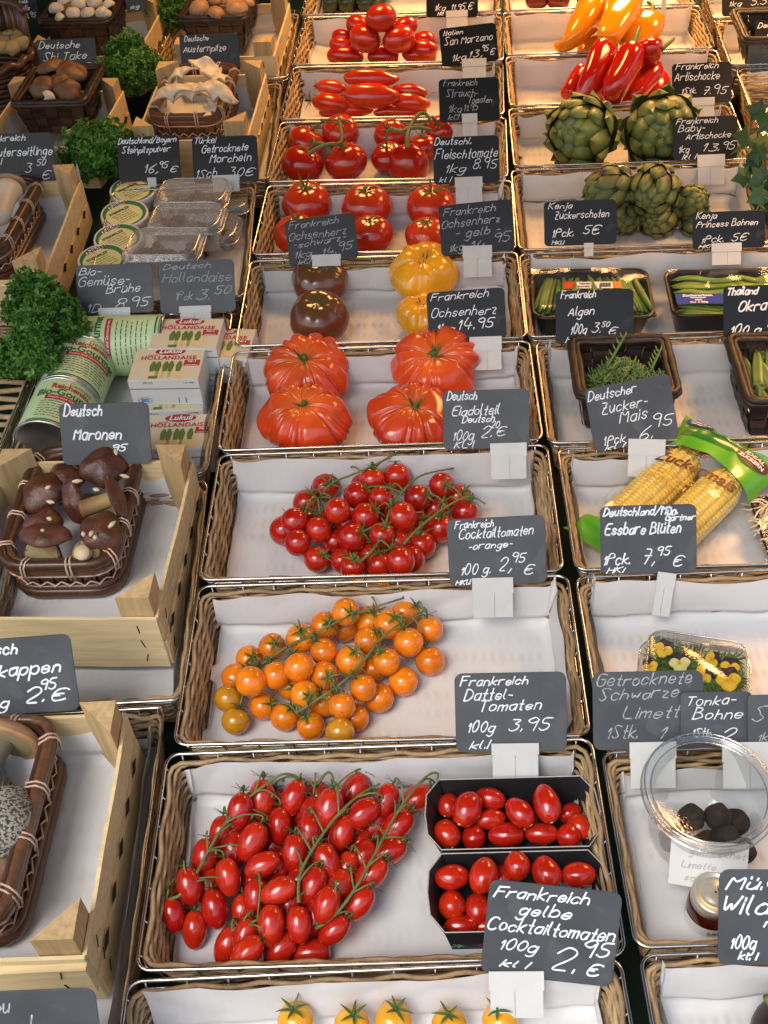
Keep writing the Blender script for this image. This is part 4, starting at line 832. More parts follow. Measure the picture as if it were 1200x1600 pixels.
def crate(label, FR, BR, n_top, W, H=.085, seed=1, batten=False, paper_up=(.05, .03, .0, .045)):
    f, b = at(*FR, n_top), at(*BR, n_top); y = (b - f); D = y.length; y.normalize(); x = y.cross(V((0, 0, 1))).normalized()
    cen = (f + b) / 2 - x * W / 2; rot = basis(x, y); R = random.Random(seed)
    base = V((cen.x, cen.y, n_top - H)); t = thing('wooden_crate', label, 'crate', base, 'wooden mushroom crates', rot)
    def board(name, c, size, ax, tn):
        m = MB(); L_ = size[ax]; n = 10; vs = []
        sx, sy, sz = size
        for i in range(n + 1):
            q = -L_ / 2 + L_ * i / n; bow = .0022 * noise.noise(V((q * 9, seed, c[2] * 50))) ; e = .0012 * noise.noise(V((q * 60, seed, 9)))
            for dy in (-1, 1):
                for dz in (-1, 1):
                    vs.append(V((q, dy * sy / 2 + bow, dz * sz / 2 + e)) if ax == 0 else V((dy * sx / 2 + bow, q, dz * sz / 2 + e)))
        fs = []
        for i in range(n):
            o_ = i * 4
            for a_, b_ in ((0, 1), (1, 3), (3, 2), (2, 0)): fs.append((o_ + a_, o_ + b_, o_ + 4 + b_, o_ + 4 + a_))
        fs += [(0, 2, 3, 1), (n * 4, n * 4 + 1, n * 4 + 3, n * 4 + 2)]
        m.add([q + V(c) for q in vs], fs, tn); part(name, m, 'wood', t, smooth=False)
    th = .0035; hs = H - .004
    board('front_board', (0, -D / 2, hs / 2), (W, th, hs), 0, .85)
    if batten: board('front_batten', (0, -D / 2 - .005, hs * .62), (W, th + .003, hs * .55), 0, .6)
    board('back_board', (0, D / 2, hs / 2), (W, th, hs), 0, .5)
    for sx in (-1, 1):
        board('side_board', (sx * (W / 2 + .001), 0, hs * .25), (th, D - .004, hs * .48), 1, .45); board('side_board', (sx * (W / 2 - .0005), 0, hs * .76), (th, D - .004, hs * .46), 1, .6)
    sl = MB()
    for sx in (-1, 1):
        for k in range(5):                      # diamond slits between the two side boards
            y0 = -D * .36 + D * .18 * k; x0 = sx * (W / 2 + .0034); z0 = hs * .47
            sl.add([(x0, y0 - .012, z0), (x0, y0, z0 + .007), (x0, y0 + .012, z0), (x0, y0, z0 - .007)], [(0, 1, 2, 3)])
    part('side_slit', sl, M('slit_dark', (.01, .007, .004), .9), t, smooth=False)
    st = MB()
    for i, z in enumerate((.2, .5, .8)):
        for sx in (-1, 1):
            a_ = R.uniform(-.4, .4); p = V((sx * (W / 2 - .022), -D / 2 - th / 2 - (.0065 if batten and z > .3 else .0006), hs * z)); d = V((sin(a_) * .006, 0, cos(a_) * .006)); st.tube([p - d, p + d], .0007, 4)
            p = V((sx * (W / 2 + .0036), -D / 2 + .02, hs * z)); st.tube([p - V((0, .003, .005)), p + V((0, .003, .005))], .0006, 4)
    part('staple', st, 'staple', t, smooth=False)
    for sx in (-1, 1):
        for sy in (-1, 1):
            m = MB(); a_ = V((sx * (W / 2 - .003), sy * (D / 2 - .003), 0)); l = .035
            p = [a_, a_ - V((sx * l, 0, 0)), a_ - V((0, sy * l, 0))]
            top = H + .023 + R.uniform(-.002, .003)
            m.loft([[q + V((0, 0, .003)) for q in p], [q + V((0, 0, top)) for q in p]], tone=R.uniform(.2, .8)); part('corner_block', m, 'block', t, smooth=False)
    fl_ = MB(); fl_.box((0, 0, .003), (W - .008, D - .008, .004)); part('floor', fl_, 'wood', t, smooth=False)
    B = dict(c=V((cen.x, cen.y, n_top)), rot=rot, W=W, D=D)
    return B
def crate_paper(B, label, H, up, seed): return liner(B, label, up, seed, fl=-H + .012, inset=.016, group='paper sheets in the crates', wob=1.3)

def quad(BL, BR, FLq, FR, n):
    a, b, c_, d = [at(*q, n) for q in (FLq, FR, BL, BR)]; cen = (a + b + c_ + d) / 4; x = ((b - a) + (d - c_)); W = x.length / 2; D = ((c_ + d) / 2 - (a + b) / 2).length
    x.normalize(); return cen, basis(x, V((0, 0, 1)).cross(x)), W, D
def bamboo(label, BL, BR, FLq, FR, n, H=.06, seed=1):
    cen, rot, W, D = quad(BL, BR, FLq, FR, n); base = V((cen.x, cen.y, n - H)); t = thing('bamboo_basket', label, 'basket', base, 'brown bamboo baskets', rot); R = random.Random(seed)
    cr_ = min(W, D) * .22
    rim = MB()
    for dz, e, r in ((0, 0, .0058), (-.0095, -.002, .0052), (-.001, -.012, .0045)): rim.tube(resample(rrect(W + e, D + e, cr_, H + dz, 8), .012), r, 8, closed=True, tone=R.random(), flat=1.25)
    part('rim', rim, 'bamboo', t)
    ba = MB(); ba.tube(resample(rrect(W * .93, D * .93, cr_, .006, 8), .012), .0065, 8, closed=True, tone=.3, flat=1.2); ba.tube(resample(rrect(W * .94, D * .94, cr_, .017, 8), .012), .004, 8, closed=True, tone=.6)
    part('base_band', ba, 'bamboo', t)
    sl = MB(); top = resample(rrect(W - .006, D - .006, cr_, H - .012, 8), .0165); bot = resample(rrect(W * .93 - .006, D * .93 - .006, cr_, .012, 8), .0165); n_ = min(len(top), len(bot))
    top = resample(rrect(W - .008, D - .008, cr_, H - .012, 8), .0165 * 1); L_ = len(top); bot = [V((p.x * .93, p.y * .93, .012)) for p in top]
    for i in range(L_):
        p, q = top[i], bot[i]; d = (top[(i + 1) % L_] - top[i - 1]).normalized() * .0066; nn = V((d.y, -d.x, 0)).normalized() * .0012; tn = R.random()
        vs = [p - d + nn, p + d + nn, q + d + nn, q - d + nn, p - d - nn, p + d - nn, q + d - nn, q - d - nn]; sl.add(vs, [(0, 1, 2, 3), (7, 6, 5, 4), (0, 4, 5, 1), (1, 5, 6, 2), (2, 6, 7, 3), (3, 7, 4, 0)], tn)
    part('slats', sl, 'bamboo', t, smooth=False)
    la = MB()
    for i in range(L_):
        k = .97; a_ = top[i].lerp(bot[i], .58) ; b_ = top[(i + 1) % L_].lerp(bot[(i + 1) % L_], .95); c1 = top[i].lerp(bot[i], .95); c2_ = top[(i + 1) % L_].lerp(bot[(i + 1) % L_], .58)
        out = lambda p, e: V((p.x * (1 + e / max(.03, hypot(p.x, p.y))), p.y * (1 + e / max(.03, hypot(p.x, p.y))), p.z))
        la.tube([out(a_, .003), out(a_.lerp(b_, .5), .0045), out(b_, .003)], .0011, 4); la.tube([out(c1, .0035), out(c1.lerp(c2_, .5), .006), out(c2_, .0035)], .0011, 4)
    la.tube([V((p.x * 1.012, p.y * 1.012, H - .0165)) for p in resample(rrect(W, D, cr_, 0, 8), .012)], .0014, 4, closed=True)
    ti = resample(rrect(W, D, cr_, H, 8), .05)
    for i, p in enumerate(ti):
        d = (ti[(i + 1) % len(ti)] - ti[i - 1]).normalized(); o_ = V((d.y, -d.x, 0))
        for dd in (-.0022, .0022):
            la.tube([p + d * dd + o_ * a_ + V((0, 0, b_)) for a_, b_ in ((-.010, -.018), (-.013, -.004), (-.010, .005), (0, .0078), (.006, .003), (.0075, -.006), (.005, -.018))], .0012, 4)
    part('cane_lacing', la, 'cane', t)
    fl_ = MB(); fl_.loft([rrect(W * .9, D * .9, cr_, .004, 6), rrect(W * .9, D * .9, cr_, .007, 6)]); part('floor', fl_, 'bamboo', t, smooth=False)
    lin = MB(); sd = V((seed, 2, 3))
    def fn(a, b):
        u = (a - .5) * 2; v = (b - .5) * 2; e = max(abs(u), abs(v)); z = .010 + max(0, (e - .8) / .2) * (H - .022) + .002 * noise.noise(V((u * 4, v * 4, 0)) + sd)
        k = .78 + .12 * max(0, (e - .8) / .2); k2 = 1 - .06 * (abs(u) * abs(v)) ** 3
        return V((u * W / 2 * k * k2 * 1.02, v * D / 2 * k * k2 * 1.02, z))
    lin.grid(fn, 30, 30, tone=.1); part('paper_lining', lin, 'paper', t)
    return dict(c=base, rot=rot, W=W, D=D, H=H, t=t)
def chipbasket(label, BL, BR, FLq, FR, n, H=.07, seed=1, taper=.82):
    cen, rot, W, D = quad(BL, BR, FLq, FR, n); base = V((cen.x, cen.y, n - H)); t = thing('chipwood_basket', label, 'basket', base, 'dark chipwood baskets', rot); R = random.Random(seed)
    m = MB(); rows = 4; cols = {0: max(3, round(W / .024)), 1: max(3, round(D / .024))}
    def P(side, sg, a, z, off):
        k = taper + (1 - taper) * z / H; w_, d_ = W * k / 2, D * k / 2
        return V(((a - .5) * 2 * w_, sg * (d_ + off), z)) if side == 0 else V((sg * (w_ + off), (a - .5) * 2 * d_, z))
    for side in (0, 1):
        for sg in (-1, 1):
            n_ = cols[side]
            for i in range(n_):                 # uprights in front of every second row, rows as weaving strips
                for j in range(rows):
                    fr = (i + j) % 2 == 0; o1, o2 = (.0022, -.0018) if fr else (-.0018, .0022); tn1, tn2 = R.random(), R.random()
                    a0, a1 = (i + .06) / n_, (i + .94) / n_; z0, z1 = H * j / rows, H * (j + 1) / rows
                    for off, aa0, aa1, zz0, zz1, tn in ((o1, a0, a1, z0, z1, tn1), (o2, i / n_, (i + 1) / n_, z0 + .0012, z1 - .0012, tn2)):
                        g_ = lambda a, b: P(side, sg, aa0 + (aa1 - aa0) * a, zz0 + (zz1 - zz0) * b, off + (.0014 * sin(pi * (b if off == o1 else a)) * (1 if off > 0 else -1)))
                        m.grid(g_, 3, 3, tone=tn)
    part('woven_wall', m, 'chip', t)
    r = MB(); k = 0; pts = resample(rrect(W + .004, D + .004, .008, H, 3), .009)
    for dz, e in ((.0015, .003), (-.003, .005), (-.001, -.004)): r.tube([p + V((p.x, p.y, 0)).normalized() * (e - .003) + V((0, 0, dz + .0014 * noise.noise(V((i * .7, dz * 900, seed))))) for i, p in enumerate(pts)], [.0046 * (1 + .3 * noise.noise(V((i * .9, seed, e * 900)))) for i in range(len(pts))], 6, closed=True, tone=[.2 + .3 * R.random() for _ in range(len(pts) * 6)])
    part('rim', r, 'chip', t)
    f = MB(); f.box((0, 0, .004), (W * taper, D * taper, .004)); part('floor', f, 'chip', t, smooth=False)
    return dict(c=base, rot=rot, W=W, D=D, H=H)

def cap_mesh(name, m, R=1.0, h=.55, curl=.25, lump=.12, seed=1, hollow=.25):
    mb = MB(); sd = V((seed * 3.3, 1, 2)); prof = []
    for j in range(13): f = pi / 2 * j / 12; prof.append((sin(f), h * cos(f)))
    prof += [(1.02, -.06), (.99, -.13), (.9, -curl * .6), (.6, -hollow * .3), (.2, -.02), (.02, 0)]
    def fn(a, b):
        x = b * (len(prof) - 1); i = min(int(x), len(prof) - 2); k = x - i; r = prof[i][0] * (1 - k) + prof[i + 1][0] * k; z = prof[i][1] * (1 - k) + prof[i + 1][1] * k
        th = 2 * pi * a; d = V((cos(th) * r, sin(th) * r, z)); n_ = 1 + lump * noise.noise(d * 1.1 + sd)
        return V((d.x * n_, d.y * n_, d.z * n_ + lump * .5 * noise.noise(V((d.x * 1.7, d.y * 1.7, 0)) + sd)))
    mb.grid(fn, 26, 18, tone=lambda a, b: max(0, min(1, .35 + .5 * noise.noise(V((cos(6.28 * a) * b * 3, sin(6.28 * a) * b * 3, seed))))), wrap=True)
    return mb.mesh(name, m)
def stem_mesh(name, m, L=2, r0=.4, r1=.32, seed=1, bend=.15):
    mb = MB(); n = 9; pts = [V((bend * sin(i / n * 2), 0, -L * i / n)) for i in range(n + 1)]
    mb.tube(pts, [(r1 + (r0 - r1) * (i / n) ** 1.3) * (1 + .1 * noise.noise(V((i, seed, 0)))) for i in range(n + 1)], 12, tone=[i / n for i in range(n + 1) for _ in range(12)]); return mb.mesh(name, m)
CAPS = {}
def capset(k, n, m, **kw): CAPS[k] = [cap_mesh('cap', m, seed=i * 2 + len(CAPS) * 7, **kw) for i in range(n)]
capset('chest', 6, 'chestnut', h=.58, lump=.22); capset('tan', 4, 'tan', h=.5, lump=.25); capset('tancap', 3, 'tancap', h=.75, lump=.08, curl=.35); capset('button', 4, 'button', h=.85, lump=.12, curl=.4)
def mushroom(label, group, key, px, py, dpx, n, ax, stem=None, cat='mushroom', sq=(1, 1, 1), under=None):
    p = at(px, py, n); r = dpx / 2 / ppm(p); t = thing('mushroom', label, cat, p, group); q = look_rot(V(ax), rnd.uniform(0, 6.28)).to_4x4() @ Matrix.Diagonal((r * sq[0], r * sq[1], r * sq[2], 1))
    o = part('cap', rnd.choice(CAPS[key]), None, t); o.matrix_basis = q
    if under: u = MB(); u.lathe([(.01, -.16), (.5, -.18), (.86, -.17), (.9, -.12)], 24, cap=False); o2 = part('gills', u, under, t); o2.matrix_basis = q
    if stem:
        m, L_, r0, r1 = stem; o3 = part('stem', stem_mesh('stem', m, L_, r0, r1, rnd.randrange(99)), None, t); o3.matrix_basis = q
    return t
IN = lambda x, y: (x / 2.857, 660 + y / 2.857)

# ---- Maronen crate
ca = crate('wooden crate holding the bamboo basket of chestnut brown mushrooms', (243, 962), (300, 716), .032, .225, .085, 1)
crate_paper(ca, 'white paper sheet under the bamboo basket of chestnut brown mushrooms', .085, (.05, .04, .02, .055), 90)
bamboo('brown bamboo basket holding chestnut brown mushrooms, in the middle of the left edge', (52, 706), (212, 700), (2, 884), (186, 884), .022, .058, 1)
g_ = 'chestnut brown mushrooms'
mushroom('large chestnut brown cap at the back right of the bamboo basket', g_, 'chest', *IN(468, 195), 76, .03, (.2, -.2, 1))
mushroom('dark rounded cap at the back left of the bamboo basket', g_, 'chest', *IN(190, 315), 74, .024, (-.3, -.3, 1))
mushroom('reddish brown cap behind the dark rounded one', g_, 'chest', *IN(292, 248), 62, .022, (0, 0, 1))
mushroom('cap standing on its edge, its ochre stem lying towards the left', g_, 'chest', *IN(512, 335), 70, .042, (.95, .3, .12), ('tube_yellow', 2.3, .42, .36), sq=(1, 1, .7), under='gill')
mushroom('tall folded brown cap in the middle of the basket', g_, 'chest', *IN(330, 352), 58, .028, (-.4, -.8, .4), sq=(.75, 1.25, .9))
mushroom('small rounded cap behind the flat one at the front left', g_, 'chest', *IN(195, 455), 60, .028, (0, .1, 1))
mushroom('flat wide cap on a short ochre stem at the front left', g_, 'chest', *IN(205, 508), 82, .040, (0, .35, 1), ('tube_yellow', 1.7, .34, .30), sq=(1.05, .7, .7), under='gill')
mushroom('dark broad cap with pale chips at the front right', g_, 'chest', *IN(452, 490), 72, .032, (.2, -.2, 1))
mushroom('upturned mushroom with pale cut stem at the front', g_, 'chest', *IN(385, 585), 48, .026, (0, .5, -.8), ('bone', 1.1, .5, .42), under='gill')
mushroom('cap seen from its ochre underside at the front left corner', g_, 'chest', *IN(190, 590), 62, .020, (.1, .75, -.5), under='gill')
mushroom('brown stub filling the gap at the front right of the basket', g_, 'chest', *IN(478, 560), 36, .015, (.1, .2, 1))
ch = MB(); R = random.Random(5)
for x, y in ((517, 130), (556, 240), (345, 262), (372, 498), (408, 495), (425, 513), (500, 455), (215, 290), (190, 484), (220, 430), (430, 300), (225, 355)):
    p = at(*IN(x, y), .052); a = R.uniform(0, 3); d = V((cos(a), sin(a), R.uniform(-.2, .2))) * R.uniform(.003, .006); ch.tube([p - d, p, p + d], [.0012, .0028, .001], 6)
solo('mushroom_chips', ch, 'bone', 'pale crumbs of mushroom flesh scattered on the chestnut brown caps', 'crumbs', at(*IN(400, 500), .03), origin=at(*IN(400, 500), .03), kind='stuff')

# ---- Kappen crate
cb = crate('wooden crate at the lower left holding the bamboo basket of speckled mushrooms', (130, 1492), (195, 1112), .032, .225, .085, 2, batten=True)
crate_paper(cb, 'white paper sheet around the bamboo basket of speckled mushrooms', .085, (.05, .04, .03, .055), 91)
bamboo('brown bamboo basket cut by the left edge, holding speckled stemmed mushrooms', (-95, 1128), (72, 1128), (-150, 1440), (22, 1436), .03, .062, 2)
mushroom('speckled mushroom, its wide cap seen from the beige underside', 'speckled mushrooms', 'tancap', 8, 1156, 118, .028, (.15, .75, .1), ('scaber', 1.9, .40, .30), sq=(1, 1, .6), under='gill')
mushroom('speckled mushroom with a black dotted white stem end pointing forward', 'speckled mushrooms', 'tancap', -60, 1225, 110, .02, (-.8, .3, .3), ('scaber_pale', 2.0, .52, .36))
p = at(8, 1283, .03); m = MB(); m.grid(lambda a, b: V((.026 * sin(pi * b) * cos(2 * pi * a) * 1.0, .034 * cos(pi * b), .024 * sin(pi * b) * sin(2 * pi * a))) * (1 + .08 * noise.noise(V((a * 4, b * 4, 3)))), 20, 14, wrap=True)
solo('mushroom', m, 'scaber_pale', 'bulbous white stem base dotted with black scales', 'mushroom', p, 'speckled mushrooms')
mushroom('brown cap half buried at the left edge under the dotted stem', 'speckled mushrooms', 'tan', -14, 1345, 100, .01, (0, -.2, 1))

# ---- Kräuterseitlinge crate
cc = crate('wooden crate at the left edge holding the pale thick stemmed mushrooms', (66, 432), (125, 277), .03, .21, .08, 3, batten=True)
crate_paper(cc, 'white paper sheet in the crate of pale thick stemmed mushrooms', .08, (.06, .03, .02, .06), 92)
bamboo('brown bamboo basket cut by the left edge, holding pale thick stemmed mushrooms', (-62, 282), (54, 280), (-100, 392), (14, 392), .028, .058, 3)
mushroom('thick white stemmed mushroom with a greyish pink cap, lying with its stem forward', 'king oyster mushrooms', 'tancap', 14, 290, 62, .045, (.1, .8, .35), None, sq=(1, .8, .7))
ks = MB(); a0 = at(14, 296, .05); a1 = at(-2, 345, .045); pts = [a0.lerp(a1, i / 8) for i in range(9)]
ks.tube(pts, [.021, .019, .0165, .0152, .0148, .0150, .0152, .0148, .010], 16, tone=[i / 8 for i in range(9) for _ in range(16)])
k_ = [o for o in COL.objects if o.get('group') == 'king oyster mushrooms'][0]; part('stem', ks, 'kingstem', k_, origin=V(k_['_p'])); k_.children[0].data = cap_mesh('cap', 'kingcap', h=.45, seed=5)

# ---- Shiitake crate
cd_ = crate('wooden crate at the upper left holding the dark basket of brown caps', (141, 226), (192, 139), .03, .20, .08, 4)
crate_paper(cd_, 'paper sheet below the dark basket of brown caps', .08, (.04, .06, .03, .045), 93)
chipbasket('dark chipwood basket of brown open caps at the upper left', (57, 107), (153, 104), (20, 162), (137, 160), .058, .062, 4)
for x, y, d, ax, l in ((79, 106, 44, (-.2, .2, 1), 'rear left of the dark basket'), (114, 112, 50, (.3, 0, 1), 'rear right, the largest of the dark basket'), (64, 136, 42, (-.4, -.4, 1), 'front left with a paler edge'), (106, 141, 40, (.2, -.5, .8), 'front right, its hollow facing up'), (92, 126, 34, (0, 0, 1), 'middle of the basket')):
    mushroom('brown open cap, ' + l, 'brown open caps', 'tan', x, y, d, .062 if y < 130 else .058, ax)
mushroom('pale torn stem lying in front of the brown open caps', 'brown open caps', 'button', 76, 151, 20, .06, (.6, .2, .5), ('kingstem', 1.8, .5, .4))

# ---- Austernpilze crate
ce = crate('wooden crate holding the bamboo basket of oyster mushrooms', (386, 213), (415, 112), .03, .195, .08, 5)
crate_paper(ce, 'paper sheet around the bamboo basket of oyster mushrooms', .08, (.04, .05, .03, .06), 94)
bamboo('brown bamboo basket with white lacing, holding oyster mushrooms', (262, 106), (366, 102), (242, 182), (346, 184), .03, .058, 5)
def oyster(label, px, py, dpx, n, ax, spin, seed):
    p = at(px, py, n); r = dpx * .56 / ppm(p); t = thing('oyster_mushroom', label, 'mushroom', p, 'oyster mushrooms', look_rot(V(ax), spin)); sd = V((seed, 4, 2)); mb = MB(); fs_ = -.55 if seed % 3 == 0 else .85
    def surf(off):
        def fn(a, b):
            th = (a - .5) * (1.1 + 1.7 * b); rr = r * (.06 + .94 * b) * (1 + .13 * noise.noise(V((th * 1.2, 0, seed))))
            z = fs_ * (.45 * r * (1 - (1 - b) ** 2) - .25 * r * b * b * b * 1.5) + r * .22 * b * noise.noise(V((th * 1.7, b * 1.6, seed)) + sd); wd = .32 + .68 * b
            return V((rr * sin(th) * (.5 + .5 * wd), rr * cos(th) - r * .4, z + off * r * (.22 - .12 * b)))
        return fn
    n1, n2 = 26, 14; A, Bf = surf(.5), surf(-.5)
    loops = []
    for j in range(n2 + 1):
        b = j / n2; loops.append([A(i / n1, b) for i in range(n1 + 1)] + [Bf(i / n1, b) for i in range(n1, -1, -1)])
    mb.loft(loops, True, True, tone=[abs(noise.noise(V((k * .35, j * .1, seed)))) * 1.2 * (j / n2) for j in range(n2 + 1) for k in range(2 * n1 + 2)]); part('flesh', mb, 'oyster', t); return t
for i, q in enumerate([('fan shaped, at the front left', 268, 150, 62, .05, (-.15, -.5, .9), .5), ('with folded crown at the front right', 336, 148, 60, .055, (.2, -.6, .8), -.5), ('long, lying across the top', 322, 108, 62, .066, (.1, -.3, 1), -1.1), ('small, at the back left', 284, 119, 48, .056, (-.2, -.3, 1), .9),
                       ('deep in the middle of the basket', 306, 138, 44, .045, (0, -.2, 1), 3.0), ('low at the front, partly under the others', 325, 168, 38, .042, (.2, -.3, 1), -2.2), ('upright behind the folded crown', 345, 126, 40, .062, (.3, .1, 1), -.9), ('narrow, at the right rim of its basket', 352, 152, 40, .05, (.4, -.2, .9), 1.8), ('narrow, at the left rim of its basket', 262, 135, 40, .048, (-.4, -.2, .9), -1.6), ('broad, filling the centre of the heap', 300, 150, 54, .048, (0, -.4, .9), 0.1)]):
    oyster('oyster mushroom ' + q[0], *q[1:], i + 1)

# ---- the two crates at the upper edge
cf = crate('wooden crate at the upper edge holding the basket of white button mushrooms', (212, 84), (252, 12), .03, .20, .08, 6)
crate_paper(cf, 'paper sheet below the basket of white button mushrooms', .08, (.04, .03, .02, .05), 95)
chipbasket('dark chipwood basket of white button mushrooms at the upper edge', (92, -20), (192, -22), (76, 32), (175, 31), .06, .066, 6)
for i, (x, y, d) in enumerate([(88, 14, 24), (115, 21, 23), (138, 21, 23), (160, 20, 22), (100, 2, 22), (124, 4, 25), (148, 3, 24), (170, 8, 20), (93, 27, 15), (167, 22, 15), (112, -8, 24), (136, -10, 24), (158, -9, 22)]):
    mushroom('white button mushroom in the heap at the upper edge', 'white button mushrooms', 'button', x, y, d, .066 + (.008 if y < 10 else 0), (rnd.uniform(-.5, .5), rnd.uniform(-.8, .2), 1), ('kingstem', .9, .4, .4) if i in (2, 8, 9) else None)
cg = crate('wooden crate at the upper edge holding the basket of brown button mushrooms', (428, 84), (452, 2), .03, .19, .08, 7)
crate_paper(cg, 'paper sheet below the basket of brown button mushrooms', .08, (.04, .03, .02, .06), 96)
chipbasket('dark chipwood basket of brown button mushrooms at the upper edge', (300, -22), (394, -24), (293, 28), (390, 27), .06, .066, 7)
for i, (x, y, d) in enumerate([(311, 14, 33), (338, 21, 27), (370, 14, 36), (336, 2, 22), (357, 3, 22), (388, 4, 20), (318, -8, 30), (350, -12, 30), (378, -10, 30)]):
    mushroom('brown button mushroom in the basket at the upper edge', 'brown button mushrooms', 'tancap', x, y, d, .066, (rnd.uniform(-.4, .4), rnd.uniform(-.4, .2), 1), ('kingstem', 1.0, .45, .42) if i in (3, 4) else None)

# ---- brown round basket in the upper left corner with small potatoes
cen = at(-14, 128, .0); t = thing('wicker_hamper', 'reddish brown wicker hamper in the upper left corner', 'basket', cen - V((0, 0, .1)), None); m = MB()
for k in range(14):
    z = .012 + k * .0095; rr = .07 + .02 * k / 14; pts = [V((rr * cos(a), rr * .8 * sin(a), z)) * 1 + V((cos(a), sin(a), 0)) * (.0016 * (-1) ** (j + k)) for j, a in enumerate([2 * pi * q / 44 for q in range(44)])]; m.tube(pts, .0052, 5, closed=True, tone=rnd.random())
part('woven_wall', m, M('red_brown_wicker', (.05, .018, .01), .5, (.12, .045, .022), var=.3, nscale=80), t)
m = MB(); m.tube([V((.091 * cos(a), .075 * sin(a), .148 + .004 * sin(a * 14))) for a in [2 * pi * q / 60 for q in range(60)]], .008, 8, closed=True); part('rim', m, 'bamboo', t)
m = MB()
for k in range(15):
    a = radians(20 + 150 * k / 14); m.tube([V((.088 * cos(a), .07 * sin(a), .14)), V((.094 * cos(a), .078 * sin(a), .22))], .006, 5, tone=rnd.random())
m.tube([V((.095 * cos(a), .079 * sin(a), .22)) for a in [radians(15 + 160 * q / 20) for q in range(21)]], .007, 6); part('back_rest', m, 'bamboo', t)
pm = tomato_mesh('tuber', M('potato_skin', (.34, .24, .10), .6, (.40, .32, .14), var=.2), asp=1.25, dimple=.0, lump=.2, seed=9)
for x, y in ((12, 66), (26, 64), (5, 74), (20, 74), (32, 68), (-8, 68), (14, 58), (28, 57), (-2, 60)):
    p = at(x, y, .065); o = solo('small_potato', pm, None, 'small yellowish potato in the hamper in the upper left corner', 'potato', p, 'small potatoes', look_rot(V((rnd.uniform(-1, 1), rnd.uniform(-1, 1), .3)))); o.scale = (.0135,) * 3

# ---- parsley
def parsley(label, px, py, n, rx, ry, rz, count, seed, name='parsley_bunch'):
    R = random.Random(seed); p = at(px, py, n); s_ = 1 / ppm(p); t = thing(name, label, 'parsley', p, 'bunches of curly parsley'); m = MB(); st = MB()
    sp = []
    for i in range(26):
        d = V((R.gauss(0, 1), R.gauss(0, 1), abs(R.gauss(0, .8)))).normalized(); sp.append(V((d.x * rx * s_, d.y * ry * s_ * 1.3, d.z * rz)) * R.uniform(.5, 1.12))
        st.tube([V((0, 0, -.03)), sp[-1] * .5 + V((0, 0, .01)), sp[-1]], [.0016, .0013, .0009], 5)
    for i in range(count):
        c_ = R.choice(sp); d = V((R.gauss(0, 1), R.gauss(0, 1), R.gauss(0, 1))).normalized() * .026 * R.random() ** .6 + c_
        ax = (d.normalized() + V((R.gauss(0, .5), R.gauss(0, .5), R.gauss(0, .5) + .2))).normalized(); q = look_rot(ax, R.uniform(0, 6.28)); sz = R.uniform(.005, .0105); tn = R.random() * .7 + .3 * noise.noise(d * 60)
        vs = [V((0, 0, 0))]; fs = []
        for k in range(5):
            a = -2.0 + k * 1.0; l = sz * (1.15 if k == 2 else .85); w_ = .42
            b0 = len(vs); cu = R.uniform(-.5, .8)
            vs += [V((l * .6 * cos(a - w_), l * .6 * sin(a - w_), l * .25)), V((l * cos(a - .2), l * sin(a - .2), l * cu * .6)), V((l * .9 * cos(a + .15), l * .9 * sin(a + .15), l * (cu - .3))), V((l * .6 * cos(a + w_), l * .6 * sin(a + w_), l * .2))]
            fs.append((0, b0, b0 + 1)); fs.append((0, b0 + 1, b0 + 2)); fs.append((0, b0 + 2, b0 + 3))
        m.add([q @ v_ + d for v_ in vs], fs, max(0, min(1, tn)))
    part('leaves', m, 'parsley', t, smooth=False); part('stalks', st, 'stalk', t); return t
parsley('bright bunch of curly parsley left of the green cans', 60, 528, .012, 62, 66, .06, 4200, 1)
parsley('dark bunch of curly parsley behind the white cups', 165, 252, .0, 52, 30, .05, 2400, 2)
parsley('dark bunch of curly parsley between the two upper crates', 212, 120, .0, 42, 34, .06, 2200, 3)
parsley('small dark bunch of curly parsley at the upper edge between the crates', 268, 18, .0, 26, 38, .06, 1400, 4)

